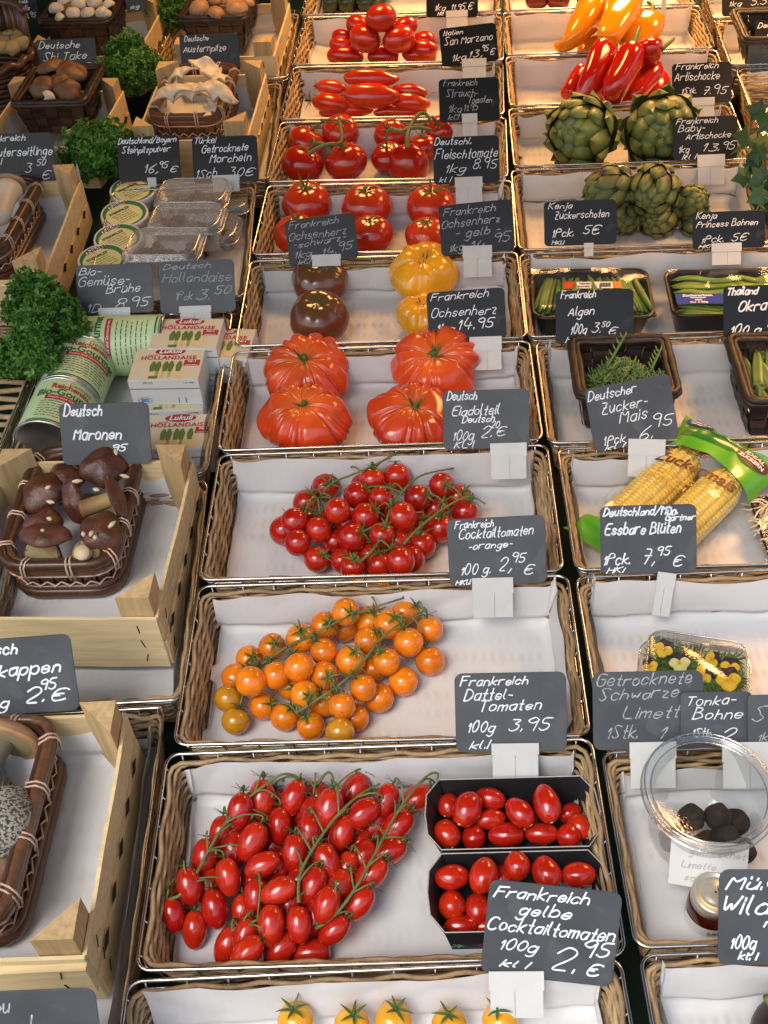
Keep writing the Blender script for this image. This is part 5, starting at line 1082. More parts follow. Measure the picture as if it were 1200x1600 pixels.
# ---- printed type: Blender's own letters turned into flat mesh
def letters(txt, size, bold=0.0, shear=0.0, spacing=1.0):
    c = bpy.data.curves.new('type', 'FONT'); c.body = txt; c.size = size; c.offset = bold; c.shear = shear; c.space_character = spacing; c.align_x = 'CENTER'; c.align_y = 'CENTER'; c.resolution_u = 3
    o = bpy.data.objects.new('type', c); COL.objects.link(o); dg = bpy.context.evaluated_depsgraph_get(); me = bpy.data.meshes.new_from_object(o.evaluated_get(dg))
    vs = [v.co.copy() for v in me.vertices]; fs = [tuple(p.vertices) for p in me.polygons]; bpy.data.objects.remove(o); bpy.data.curves.remove(c); bpy.data.meshes.remove(me); return vs, fs
def can(label, c, axis, Rr, L_, spin, text_up=1):
    # label round the can, writing running round it
    z = axis.normalized(); t = thing('food_can', label, 'can', c, 'green labelled cans', look_rot(z, spin))
    b = MB(); b.lathe([(Rr, -L_ / 2 + .003), (Rr, L_ / 2 - .003)], 48, cap=False); part('paper_label', b, 'label_green', t)
    e = MB()
    for s_ in (-1, 1): e = MB(); e.lathe([(Rr - .003, s_ * (L_ / 2 - .002)), (Rr + .0012, s_ * (L_ / 2 - .003)), (Rr + .0014, s_ * (L_ / 2)), (Rr - .0015, s_ * (L_ / 2 + .0006)), (Rr - .002, s_ * (L_ / 2 - .004)), (.001, s_ * (L_ / 2 - .0045))], 40, cap=False); part('tin_end', e, 'tin', t)
    def wrap(name, items, m, off=.0004):
        mb = MB()
        for vs, fs, ca_, cz in items: mb.add([V(((Rr + off) * cos(ca_ + v.x / Rr), (Rr + off) * sin(ca_ + v.x / Rr), cz + v.y)) for v in vs], fs)
        part(name, mb, m, t, smooth=False)
    def bar(w_, h_, n=16): return [V((w_ * (i / n - .5), sy * h_ / 2, 0)) for i in range(n + 1) for sy in (-1, 1)], [(2 * i, 2 * i + 2, 2 * i + 3, 2 * i + 1) for i in range(n)]
    A = -pi / 2
    wrap('print_dark_green', [(*letters('Bio-Gourmet', .0165, .0005), A, L_ * .17), (*letters('Gemüse', .010), A + .25, L_ * .38)] + [(*bar(.085, .0022), A, -L_ * .43), (*bar(.085, .0012), A, -L_ * .465)], 'print_green')
    wrap('print_red', [(*letters('Reichenau.', .0125, .0004), A, L_ * .30), (*bar(.068, .0085), A + .1, L_ * .055)], 'print_red')
    wrap('print_white', [(*letters('Suppe und Gemüsebrühe', .0058), A + .1, L_ * .055)], 'print_white', .0008)
    R = random.Random(label); ln = []
    for k in range(7):
        x = -.034
        while x < .03:
            w_ = R.uniform(.003, .009); ln.append(([V((x, -.0006, 0)), V((x + w_, -.0006, 0)), V((x + w_, .0006, 0)), V((x, .0006, 0))], [(0, 1, 2, 3)], A, -L_ * (.03 + .052 * k))); x += w_ + .0018
    wrap('small_print', ln, 'print_dark'); return t
a0 = at(62, 735, -.03); a1 = at(142, 560, -.03); d = (a1 - a0).normalized(); Rr = .043; up_n = V((0, 0, 1))
def spin_for(z, front):   # put the printed side (local -Y) towards `front`
    q = z.to_track_quat('Z', 'Y').to_matrix(); l = q.transposed() @ front; return atan2(l.y, l.x) + pi / 2
fr_dir = (CP - a1).normalized()
cA = at(118, 600, -.022); can('green labelled can lying lengthwise, the upper of two in line', cA + d * .008, d, Rr, .088, spin_for(d, fr_dir))
can('green labelled can at the lower left, half hidden by a price board', cA - d * .082, d, Rr, .088, spin_for(d, fr_dir))
dx = V((-1, .02, 0)); can('green labelled can lying crosswise behind, half behind the cartons', at(190, 540, -.02), dx, .042, .135, spin_for(dx, (fr_dir + V((0, 0, .2))).normalized()))

# ---- sauce cartons
def carton(label, px, py, n, yaw, seed):
    W, D, H = .093, .066, .042; p = at(px, py, n); rot = zrot(yaw); base = p + rot @ V((0, D / 2, -H)); t = thing('sauce_carton', label, 'carton', base, 'stacked sauce cartons', rot)
    b = MB(); b.box((0, 0, H / 2), (W, D, H - .0006)); part('carton_body', b, M('carton_white', (.74, .74, .72), .4, var=.03) if 'carton_white' not in bpy.data.materials else bpy.data.materials['carton_white'], t, smooth=False)
    f = MB(); f.box((0, .0005, H), (W - .0006, D - .001, .0008)); part('printed_top', f, 'carton', t, smooth=False)
    z0 = H + .0006
    def flat(name, items, m, z=z0):
        mb = MB()
        for vs, fs, x, y in items: mb.add([V((v.x + x, v.y + y, z)) for v in vs], fs)
        part(name, mb, m, t, smooth=False)
    oval = [V((.0205 * cos(a), .0078 * sin(a), 0)) for a in [2 * pi * i / 28 for i in range(28)]]; rect = lambda w_, h_: ([V((-w_ / 2, -h_ / 2, 0)), V((w_ / 2, -h_ / 2, 0)), V((w_ / 2, h_ / 2, 0)), V((-w_ / 2, h_ / 2, 0))], [(0, 1, 2, 3)])
    flat('red_badge', [(oval, [tuple(range(28))], 0, D * .40), (*rect(.021, .012), .033, D * .03)], 'print_red')
    flat('badge_lettering', [(*letters('Lukull', .0128, .0003, .25), 0, D * .40), (*letters('Nr.1', .006, .0002), .033, D * .07), (*rect(.016, .0009), .033, -D * .04)], 'print_white', z0 + .0004)
    flat('red_lettering', [(*letters('HOLLANDAISE', .0105, .0003, 0, 1.1), 0, D * .19), (*letters('SAUCE', .0045), -.022, D * .28)], 'print_red', z0 + .0002)
    R = random.Random(seed); sp = []; pa = []
    for x in (-.018, -.011, -.001, .006, .017): 
        l = .021; a = R.uniform(-.35, .35); sp.append(([V((-.0028, 0, 0)), V((.0028, 0, 0)), V((.0042, l * .6, 0)), V((.0016, l, 0)), V((-.0016, l, 0)), V((-.0042, l * .6, 0))], [(0, 1, 2, 3, 4, 5)], x, -D * .24)); pa.append(([V((-.006, -.012, 0)), V((.006, -.012, 0)), V((.005, .009, 0)), V((-.005, .009, 0))], [(0, 1, 2, 3)], x + .004, -D * .24))
    sp.append((*rect(.012, .005), -.014, -D * .42)); flat('pale_spears', pa, 'print_pale', z0 + .0001); flat('green_spears', sp, 'print_veg', z0 + .0003)
    e = MB(); vs, fs = letters('SIG', .0075, .0003); yv = -D / 2 - .0007
    e.add([V((v.x - W * .32, yv, H * .2 + v.y)) for v in vs], fs); ring = []
    for k, (a_, b_) in enumerate(((.0095, .0055), (.0088, .0048))): ring += [V((-W * .32 + a_ * cos(q), yv, H * .2 + b_ * sin(q))) for q in [2 * pi * i / 24 for i in range(24)]]
    e.add(ring, [(i, (i + 1) % 24, 24 + (i + 1) % 24, 24 + i) for i in range(24)]); part('blue_emblem', e, 'print_blue', t, smooth=False)
    e = MB(); vs, fs = letters('590 510', .0042); e.add([V((v.x - W * .22, yv, H * .9 + v.y)) for v in vs], fs); vs, fs = letters('11214400', .0036); e.add([V((v.x + W * .36, yv, H * .9 + v.y)) for v in vs], fs)
    for q in (.30, .40): e.box((W * q - .012, yv + .0003, H * .2), (.0006, .0004, .009))
    e.box((0, yv + .0003, H * .66), (W, .0004, .0007)); part('stamped_print', e, 'print_dark', t, smooth=False)
carton('sauce carton at the very front, partly hidden by a crate corner', 272, 702, -.026, .0, 1)
carton('sauce carton on top of the middle pile, its white end facing forward', 254, 594, .014, -.03, 2)
carton('sauce carton on top of the rear pile', 284, 545, .016, -.05, 3)
carton('lower sauce carton carrying the one on the middle pile', 262, 642, -.029, .0, 4)
carton('lower sauce carton under the rear pile', 284, 590, -.029, -.05, 5)
carton('sauce carton half seen at the far right of the rear pile', 333, 560, -.002, -.1, 6)

# ---- white cups with printed lids, clear tubs of dried morels
def cup(label, px, py, n, r, seed):
    p = at(px, py, n); H = .048; t = thing('lidded_cup', label, 'cup', p - V((0, 0, H)), 'white lidded cups', look_rot(V((.06, -.06, 1)), 0)); b = MB()
    b.lathe([(r * .78, 0), (r * .92, H - .013), (r * .93, H - .012)], 32, cap=True); part('cup_body', b, 'whiteplastic', t)
    l = MB(); l.lathe([(r * .93, H - .014), (r, H - .014), (r, H - .003), (r * .97, H), (r * .92, H - .0008), (.001, H - .0008)], 36, cap=False); part('lid', l, 'whiteplastic', t)
    d = MB(); n_ = 36
    d.add([V((r * .9 * cos(2 * pi * i / n_), r * .9 * sin(2 * pi * i / n_), H + .0001)) for i in range(n_)], [tuple(range(n_))]); lab = part('lid_label', d, 'label_lidgreen', t, smooth=False)
    d = MB(); d.add([V((-r * .10 + r * .78 * cos(2 * pi * i / n_), -r * .12 + r * .74 * sin(2 * pi * i / n_), H + .0004)) for i in range(n_)], [tuple(range(n_))]); part('yellow_field', d, 'label_yellow', lab, smooth=False)
    d = MB(); d.add([V((r * .12 + r * .45 * cos(2 * pi * i / n_), r * .66 + r * .16 * sin(2 * pi * i / n_), H + .0007)) for i in range(n_)], [tuple(range(n_))]); part('white_field', d, 'print_white', lab, smooth=False)
    d = MB(); vs, fs = letters('Niklas', .0125, .0003, .2); d.add([V((v.x + r * .12, v.y + r * .66, H + .001)) for v in vs], fs); vs, fs = letters('STEINPILZE', .0075, .0002); d.add([V((v.x - r * .1, v.y + r * .22, H + .001)) for v in vs], fs)
    R = random.Random(seed)
    for k in range(5):
        x = -r * .6 + R.uniform(0, .004)
        while x < r * .28: w_ = R.uniform(.003, .008); d.add([V((x, r * (.02 - .14 * k), H + .001)), V((x + w_, r * (.02 - .14 * k), H + .001)), V((x + w_, r * (.02 - .14 * k) + .001, H + .001)), V((x, r * (.02 - .14 * k) + .001, H + .001))], [(0, 1, 2, 3)]); x += w_ + .0016
    part('lettering', d, 'print_dark', lab, smooth=False)
for i, (x, y, l) in enumerate([(205, 294, 'rearmost of the row of four'), (192, 331, 'second from the back of the four'), (182, 369, 'third from the back'), (158, 402, 'frontmost of four, cut by a board')]):
    cup('white lidded cup with green and yellow label, ' + l, x, y, -.012 , .0385, i)
def tub(label, px, py, n, W, D, H, yaw, seed):
    p = at(px, py, n); t = thing('clear_tub', label, 'tub', p - V((0, 0, H)), 'clear tubs of dried morels', zrot(yaw)); R = random.Random(seed)
    L_ = lambda w_, d_, r, z: rrect(w_, d_, r, z, 6)
    b = MB(); b.loft([L_(W * .84, D * .82, .012, .001), L_(W * .95, D * .94, .018, H * .72), L_(W, D, .02, H * .74)], True, False); part('tub_body', b, 'tubplastic', t)
    l = MB(); l.loft([L_(W, D, .02, H * .74), L_(W * 1.02, D * 1.02, .02, H * .76), L_(W * 1.02, D * 1.02, .02, H * .80), L_(W * .95, D * .94, .018, H * .82), L_(W * .92, D * .90, .018, H * .98), L_(W * .88, D * .85, .015, H), L_(W * .8, D * .72, .012, H * .985)], False, True); part('lid', l, 'tubplastic', t)
    rm = MB(); 
    for z, e in ((H * .78, 1.02), (H * .99, .89)): rm.tube(L_(W * e, D * e, .018, z), .0009, 5, closed=True)
    part('pressed_rim', rm, 'rimplastic', t)
    m = MB()
    for i in range(22):
        c_ = V((R.uniform(-.36, .36) * W, R.uniform(-.34, .34) * D, H * R.uniform(.12, .52))); q = look_rot(V((R.uniform(-1, 1), R.uniform(-1, 1), R.uniform(-.3, .6)))); s_ = R.uniform(.008, .012)
        m.grid(lambda a, b: c_ + q @ (V((cos(6.283 * a) * sin(pi * b) * .6, sin(6.283 * a) * sin(pi * b) * .6, cos(pi * b) * 1.2)) * s_ * (1 + .3 * noise.noise(V((a * 9, b * 7, i))))), 10, 7, tone=R.random(), wrap=True)
    o_ = part('dried_morels', m, 'morel', t); o_['kind'] = 'stuff'
for i, (x, y, n, l) in enumerate([(255, 376, .016, 'frontmost of the left tubs, behind a price board'), (291, 335, .016, 'middle of the three, with a glinting lid'), (301, 296, .016, 'rearmost of the three'), (318, 352, -.028, 'lower, half hidden under the middle one'), (338, 306, -.028, 'lower right, under the rearmost')]):
    tub('clear plastic tub of dried morels, ' + l, x, y, n, .118, .082, .046, -.06, i)
# ------------------------------------------------------------------ RIGHT SIDE
mt.update(
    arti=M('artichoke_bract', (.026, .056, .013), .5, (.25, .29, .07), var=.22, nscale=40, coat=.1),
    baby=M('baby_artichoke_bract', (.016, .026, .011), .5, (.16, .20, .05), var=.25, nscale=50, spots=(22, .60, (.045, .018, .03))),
    stemgreen=M('green_stem', (.12, .17, .04), .5, var=.2), pepper_y=M('yellow_pepper_skin', (.80, .33, .006), .16, (.80, .24, .004), var=.06, nscale=20, coat=.5), pepper_r=M('red_pepper_skin', (.44, .006, .005), .14, (.50, .02, .006), var=.1, nscale=20, coat=.5),
    pepper_d=M('dark_red_pepper_skin', (.16, .004, .008), .15, coat=.5), courgette=M('courgette_skin', (.012, .030, .010), .3, (.03, .055, .02), var=.3, nscale=60, coat=.3),
    bean=M('green_bean', (.065, .14, .022), .4, (.12, .21, .045), var=.2, nscale=40), pea=M('sugar_pea', (.10, .21, .025), .4, (.17, .30, .05), var=.15, nscale=40),
    okra=M('okra_pod', (.10, .16, .035), .5, (.20, .26, .07), var=.2, nscale=50), samph=M('samphire', (.07, .14, .03), .45, (.15, .25, .07), var=.2, nscale=60),
    corn=M('corn_kernel', (.80, .50, .06), .35, (.86, .66, .20), var=.12, nscale=50, coat=.2), packgreen=M('printed_green_film', (.06, .30, .015), .28, (.16, .42, .03), var=.12, nscale=14, coat=.4), packdark=M('printed_dark_green_film', (.015, .16, .02), .28, coat=.4), brown=M('print_brown', (.10, .028, .010), .45), navy=M('print_navy', (.008, .03, .16), .45), labelblue=M('label_blue', (.010, .035, .30), .6, var=.08, spec=.2), labelred=M('label_red', (.65, .05, .015), .45), labelorange=M('label_orange', (.75, .16, .02), .45),
    gold=M('print_gold', (.55, .36, .05), .4), sprout=M('pale_sprouts', (.72, .60, .42), .45, (.60, .45, .26), var=.15),
    pansy_y=M('pansy_yellow', (.85, .55, .012), .6, (.80, .36, .01), var=.1, nscale=80), pansy_p=M('pansy_pale', (.74, .72, .30), .6, (.80, .55, .03)), pansy_d=M('pansy_dark', (.018, .006, .014), .6), flowerleaf=M('flower_leaf', (.05, .13, .03), .5, (.11, .23, .06), var=.25, nscale=60, trans=.15),
    lime=M('dried_black_lime', (.014, .010, .008), .8, (.032, .023, .017), var=.35, nscale=2.5, bump=.6, bscale=6), jam=M('dark_red_jam', (.05, .004, .004), .12, coat=.5), lidmetal=M('jar_lid', (.70, .66, .55), .3, metal=.6, var=.1), ivy=M('climber_leaf', (.010, .042, .008), .45, (.03, .085, .02), var=.2, nscale=30, trans=.15), note=M('note_paper', (.66, .65, .62), .7, var=.05),
)
def artichoke(label, px, py, dpx, n, ax, seed, m='arti', nb=50, open_=.5, group='big artichokes', stem=True, el=1.0):
    p = at(px, py, n); Rr = dpx / 2 / ppm(p); t = thing('artichoke', label, 'artichoke', p, group, look_rot(V(ax), seed * 1.3)); mb = MB(); R = random.Random(seed)
    for i in range(nb):
        k = i / (nb - 1); phi = i * 2.39996 + R.uniform(-.12, .12); lat = 2.62 - 2.42 * k ** .85   # polar angle from the top, base to tip
        sr = Rr * (.80 + .10 * (1 - k)); L_ = Rr * (.56 + .36 * sin(pi * min(1, k * 1.1))) * R.uniform(.85, 1.15); Wd = Rr * (.31 + .14 * sin(pi * k)) * R.uniform(.9, 1.1)
        c_, s_ = cos(phi), sin(phi); rad = V((c_ * sin(lat), s_ * sin(lat), cos(lat) * .95)); tang = V((-s_, c_, 0)); upv = V((-c_ * cos(lat), -s_ * cos(lat), sin(lat)))
        fl_ = open_ * R.uniform(.6, 1.4) * (1 if k < .8 else .4); vs = []; tn = []
        base = R.uniform(.2, .8)
        for j in range(6):
            b = j / 5
            w_ = Wd * (.55 + 1.5 * b - 2.0 * b * b * 1.0) if b < .98 else .0
            w_ = max(w_, Wd * .03) * (1 if b < .9 else .5)
            cen_ = rad * (sr + Rr * (.02 + .20 * sin(pi * b * .72) + fl_ * .34 * b * b)) + upv * L_ * (b - .35) - rad * (L_ * b * b * .22 * (1 - fl_))
            for q in range(5):
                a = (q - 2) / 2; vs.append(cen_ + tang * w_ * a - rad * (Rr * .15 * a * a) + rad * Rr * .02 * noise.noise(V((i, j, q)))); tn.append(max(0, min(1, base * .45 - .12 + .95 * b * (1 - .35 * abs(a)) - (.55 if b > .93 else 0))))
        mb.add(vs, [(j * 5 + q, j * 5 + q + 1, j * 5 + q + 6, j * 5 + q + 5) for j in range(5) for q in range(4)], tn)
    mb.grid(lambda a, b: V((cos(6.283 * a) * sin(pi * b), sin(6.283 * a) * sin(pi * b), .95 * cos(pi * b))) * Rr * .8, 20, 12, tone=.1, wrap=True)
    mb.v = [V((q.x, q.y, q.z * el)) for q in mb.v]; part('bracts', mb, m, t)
    if stem:
        s_ = MB(); s_.tube([V((0, 0, -Rr * .8 * el)), V((0, Rr * .03, -Rr * 1.12 * el))], [Rr * .2, Rr * .2], 12, tone=.9); part('stem', s_, 'stemgreen', t)
    return t
artichoke('big artichoke at the left, its tip turned down to the left', 910, 208, 106, .012, (-.55, -.55, .42), 1)
artichoke('big artichoke at the right, half covered by a price board', 1033, 204, 110, .014, (-.05, -.85, .42), 2)
for i, (x, y, d, n, ax, l) in enumerate([(955, 296, 74, .01, (-.75, -.35, -.1), 'left one pointing left'), (1022, 296, 78, .014, (-.35, -.75, .0), 'largest, in the middle at the back'), (1077, 318, 56, -.012, (.35, -.5, .6), 'yellowish one at the right'), (1030, 340, 62, -.032, (-.5, -.8, .3), 'front one resting against the rim'),
                                        (975, 336, 60, -.03, (-.3, -.9, .1), 'dark one between the board and the front one'), (930, 345, 56, -.035, (.3, -.9, .2), 'mostly hidden by the left price board'), (1085, 345, 50, -.035, (.7, -.5, .2), 'low at the right beside the price board')]):
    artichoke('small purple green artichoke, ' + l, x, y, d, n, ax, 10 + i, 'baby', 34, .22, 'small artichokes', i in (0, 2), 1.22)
# ---- peppers
def pepper(label, pts, rad, m, group, seed, name='pointed_pepper', stem=None, cat='pepper'):
    P3 = smooth_path([at(*q) for q in pts], 2); base = P3[len(P3) // 2]; t = thing(name, label, cat, base, group); mb = MB(); n = len(P3); N_ = 20; vs = []; sc = 1 / ppm(base); sd = V((seed * 3.1, 0, 0))
    loops = []; pr = V((0, 0, 1))
    for i in range(n):
        f = i / (n - 1); d = (P3[min(i + 1, n - 1)] - P3[max(i - 1, 0)]).normalized(); a = (pr - d * pr.dot(d)).normalized(); b = d.cross(a); x = f * (len(rad) - 1); j = min(int(x), len(rad) - 2); r = (rad[j] * (1 - (x - j)) + rad[j + 1] * (x - j)) * sc
        loops.append([P3[i] + (a * cos(2 * pi * k / N_) + b * sin(2 * pi * k / N_)) * r * (1 + .10 * cos(3 * 2 * pi * k / N_ + seed + f * 1.2) + .13 * noise.noise(V((cos(2 * pi * k / N_) * 1.1, sin(2 * pi * k / N_) * 1.1, f * 5)) + sd)) for k in range(N_)])
    mb.loft(loops, tone=[.5 + .5 * noise.noise(V((i * .3, seed, 0))) for i in range(n) for _ in range(N_)]); part('flesh', mb, m, t, origin=base)
    if stem:
        s_ = MB(); q = smooth_path([at(*u) for u in stem], 2); s_.tube(q, [3.0 * sc * (1.5 - .7 * i / len(q)) for i in range(len(q))], 8); part('stem', s_, 'stemgreen', t, origin=base)
    return t
RY = [10, 25, 30, 30, 28, 24, 17, 11, 8, 4]
Y = 'yellow pointed peppers'
pepper('yellow pepper at the left, its thin tip bent to the left', [(938, -8, .05), (925, 18, .045), (900, 50, .03), (884, 72, .01), (868, 72, .0)], [8, 21, 25, 24, 19, 13, 10, 8, 4], 'pepper_y', Y, 1)
pepper('yellow pepper in the middle, leaning steeply', [(985, -16, .06), (978, 10, .058), (962, 40, .048), (948, 66, .035)], [10, 25, 28, 27, 24, 19, 12], 'pepper_y', Y, 2)
pepper('yellow pepper at the right with a dark green stem', [(1020, 26, .04), (1010, 45, .03), (992, 66, .015), (976, 80, .0)], [10, 24, 27, 26, 22, 14], 'pepper_y', Y, 3, stem=[(1016, 24, .045), (1022, 8, .055), (1012, 3, .055)])
pepper('yellow pepper at the bottom of the heap', [(960, 70, .0), (935, 77, -.02), (905, 82, -.03)], [8, 18, 20, 18, 12], 'pepper_y', Y, 4)
Rr_ = 'red pointed peppers'
pepper('red pepper leaning at the left, second from the left', [(948, 72, .05), (938, 92, .04), (924, 125, .02), (908, 160, -.01)], [9, 21, 23, 21, 19, 16, 9], 'pepper_r', Rr_, 5)
pepper('red pepper lowest at the far left', [(915, 106, .0), (900, 125, -.015), (888, 152, -.03)], [8, 15, 17, 16, 10], 'pepper_r', Rr_, 6)
pepper('red pepper in the middle with a long wrinkled flank', [(992, 76, .06), (982, 95, .05), (966, 128, .03), (950, 158, .0)], [9, 22, 23, 22, 21, 18, 10], 'pepper_r', Rr_, 7, stem=[(990, 72, .065), (994, 56, .075), (999, 43, .08)])
pepper('red pepper behind on top with a green stem to the right', [(1034, 80, .055), (1018, 78, .055), (1000, 84, .045)], [8, 19, 22, 20, 12], 'pepper_r', Rr_, 8, stem=[(1034, 76, .06), (1046, 66, .066), (1053, 60, .066)])
pepper('red pepper at the right slanting to the lower left', [(1026, 102, .02), (1012, 122, .01), (992, 144, .0), (972, 160, -.02)], [8, 18, 19, 18, 16, 12, 8], 'pepper_r', Rr_, 9)
pepper('red pepper lowest at the right', [(1034, 118, -.015), (1028, 135, -.02), (1012, 158, -.035)], [8, 15, 17, 16, 10], 'pepper_r', Rr_, 10)
pepper('red pepper lying at the bottom in the middle of the heap', [(985, 128, -.02), (962, 140, -.03), (935, 150, -.035)], [8, 17, 18, 17, 10], 'pepper_r', Rr_, 11)
for i, (x, l) in enumerate(((838, 'left'), (872, 'middle'), (918, 'right'))): pepper('dark red pepper at the upper edge, %s of three' % l, [(x - 16, -2, -.02), (x, -3, -.018), (x + 18, -2, -.02)], [10, 17, 18, 17, 10], 'pepper_d', 'dark red peppers', 20 + i)
for i, (x, l) in enumerate(((516, 'leftmost'), (541, 'second from the left'), (571, 'second from the right'), (592, 'rightmost'))): pepper('dark green courgette, %s of the row at the upper edge' % l, [(x + 4, -45, -.03), (x + 2, -20, -.03), (x, 10, -.03)], [8, 15, 16, 15.5, 14, 9], 'courgette', 'courgettes', 30 + i, 'courgette', cat='courgette')

# ---- black trays of beans and sugar peas
def tray(label, BL, BR, FLq, FR, n, H, group, nm='packed_tray', fl_=None):
    cen, rot, W, D = quad(BL, BR, FLq, FR, n); base = V((cen.x, cen.y, n - H)); t = thing(nm, label, 'tray', base, group, rot); b = MB(); L_ = lambda w_, d_, z: rrect(w_, d_, min(W, D) * .16, z, 7)
    b.loft([L_(W * .86, D * .8, .001), L_(W * .95, D * .93, H * .9), L_(W, D, H * .92), L_(W, D, H), L_(W * .97, D * .95, H + .001), L_(W * .93, D * .9, H * .93), L_(W * .84, D * .78, .003)], True, True); part('tray', b, 'blackplastic', t); return dict(t=t, W=W, D=D, H=H, base=base, rot=rot)
q = tray('black tray of green beans under clear film with a small red and white sticker', (832, 418), (1012, 420), (828, 500), (1026, 494), -.006, .042, 'black vegetable trays')
R = random.Random(3)
for i in range(27):
    u = (-.44 + .88 * i / 26) * q['W']; lean_ = (u / q['W']) * .03 + R.uniform(-.003, .003); y0 = -.36 * q['D'] + R.uniform(0, .006); y1 = .36 * q['D'] - R.uniform(0, .008); z = q['H'] * R.uniform(.82, .97); bw = R.uniform(-.006, .006)
    m = MB(); pts = [V((u * .96 - lean_ * (k / 6 - .5) * 1.5 + bw * sin(pi * k / 6), y0 + (y1 - y0) * k / 6, z + .003 * sin(pi * k / 6))) for k in range(7)]; m.tube(pts, [.002, .0040, .0045, .0047, .0045, .0040, .0018], 7, tone=R.random()); part('bean', m, 'bean', q['t'])
    if True:
        m = MB(); m.tube([p + V((.004, R.uniform(-.004, .004), -.008)) for p in pts], .0034, 6, tone=R.random() * .4); part('bean', m, 'bean', q['t'])
def film_over(q, k=.0, col='film'):
    f = MB(); W, D, H = q['W'], q['D'], q['H']
    f.grid(lambda a, b: V(((a - .5) * W * .98, (b - .5) * D * .96, H + .0022 + .0012 * noise.noise(V((a * 9, b * 6, W * 99))))), 30, 16); part('clear_film', f, col, q['t'])
film_over(q)
def flatpart(name, t, w_, h_, x, y, z, m):
    b = MB(); b.grid(lambda a, c_: V((x + (a - .5) * w_, y + (c_ - .5) * h_, z)), 6, 3); return part(name, b, m, t, smooth=False)
def typ(name, t, txt, size, x, y, z, m, ang=0.0, bold=.0002, shear=0):
    vs, fs = letters(txt, size, bold, shear); b = MB(); r_ = Matrix.Rotation(ang, 3, 'Z'); b.add([r_ @ V((v.x, v.y, 0)) + V((x, y, z)) for v in vs], fs); return part(name, b, m, t, smooth=False)
zt = q['H'] + .0042
flatpart('white_sticker', q['t'], .052, .016, .004, .012, zt, 'print_white'); flatpart('red_end', q['t'], .016, .016, -.030, .012, zt, 'labelred'); flatpart('orange_end', q['t'], .012, .016, .036, .012, zt, 'labelorange')
typ('sticker_lettering', q['t'], 'KENIA', .0055, -.008, .015, zt + .0004, 'print_dark'); typ('sticker_lettering', q['t'], 'BOHNEN 250g', .0042, -.006, .008, zt + .0004, 'print_dark')
b = MB()
for i in range(11): b.box((.014 + i * .0013, .012, zt + .0004), (.0006 + .0005 * (i % 3 == 0), .010, .0002))
part('barcode', b, 'print_dark', q['t'], smooth=False)
q = tray('black tray of sugar peas with a blue label, at the right edge', (1044, 422), (1240, 418), (1042, 494), (1250, 490), -.006, .046, 'black vegetable trays')
for i in range(14):
    m = MB(); yv = -.38 * q['D'] + .76 * q['D'] * i / 13; x0 = -.45 * q['W'] + R.uniform(0, .006); L_ = q['W'] * R.uniform(.5, .6); z = q['H'] * R.uniform(.75, .92); tn = R.random()
    m.tube([V((x0 + L_ * k / 8, yv + .003 * sin(k * .8 + i), z + .002 * sin(k))) for k in range(9)], [.0012, .0042, .0055, .0058, .0058, .0058, .0055, .0044, .0012], 8, tone=tn, flat=.45); part('pea_pod', m, 'pea', q['t'])
    m = MB(); m.tube([V((x0 + L_ * .9 + L_ * .75 * k / 8, yv + .004 * sin(k * .7 + i + 2), z + .002 * cos(k))) for k in range(9)], [.0012, .0042, .0055, .0058, .0058, .0058, .0055, .0044, .0012], 8, tone=1 - tn, flat=.45); part('pea_pod', m, 'pea', q['t'])
film_over(q); zt = q['H'] + .0042; xl = -.045
flatpart('blue_label', q['t'], .106, .024, xl + .018, -.022, zt, 'labelblue')
for k, (s_, sz) in enumerate((('Zuckererbsen', .0072), ('Herkunftsland', .0036), ('Kenia', .0040), ('KL.I  C 250g', .0046))): typ('label_lettering', q['t'], s_, sz, xl - .005, -.0145 - .0052 * k, zt + .0005, 'print_white')
b = MB()
for i in range(9): b.box((xl + .035 + i * .003, -.021 + .002 * (i % 2), zt + .0005), (.0008, .014, .0002))
part('label_lines', b, 'print_white', q['t'], smooth=False)

# ---- samphire and okra baskets
ss = chipbasket('dark chipwood basket heaped with samphire sprigs', (889, 531), (1034, 529), (914, 618), (1062, 612), .012, .062, 8)
m = MB(); R = random.Random(8); base = ss['c']
for i in range(150):
    a = R.uniform(0, 6.28); rr = R.random() ** .5; p = V((ss['W'] * .36 * rr * cos(a), ss['D'] * .34 * rr * sin(a), .022 + .036 * (1 - rr * rr) * R.uniform(.6, 1.1))); d = V((R.gauss(0, 1), R.gauss(0, .8), R.gauss(.1, .35))).normalized(); L_ = R.uniform(.018, .036); tn = R.random()
    pts = [p + d * L_ * (k / 5 - .5) + V((0, 0, .003 * sin(k))) for k in range(6)]; m.tube(pts, [.0013, .0017, .0016, .0017, .0015, .0007], 5, tone=tn)
    for k in (1, 2, 3, 4):
        for sg in (-1, 1):
            s_ = d.orthogonal().normalized() * sg; e = (d * .8 + s_ * .7 + V((0, 0, R.uniform(-.2, .3)))).normalized(); m.tube([pts[k], pts[k] + e * .005, pts[k] + e * R.uniform(.008, .012)], [.0012, .0014, .0006], 4, tone=tn)
for sx, sy, ex, ey, ez in ((-.02, .01, .008, .045, .03), (.035, .0, .05, .025, .018), (.02, -.015, .062, -.012, .008)):
    pts = [V((sx + (ex - sx) * k / 6, sy + (ey - sy) * k / 6, .05 + ez * k / 6)) for k in range(7)]; m.tube(pts, [.0022, .002, .002, .0019, .0017, .0014, .0007], 6, tone=.5)
    for k in range(1, 6):
        for sg in (-1, 1): m.tube([pts[k], pts[k] + V((sg * .003, .004, .003)), pts[k] + V((sg * .004, .008, .005))], [.0014, .0014, .0006], 4, tone=.6)
solo('samphire', m, 'samph', 'heap of fine green samphire sprigs in the dark basket', 'samphire', base, None, ss['rot'], kind='stuff')
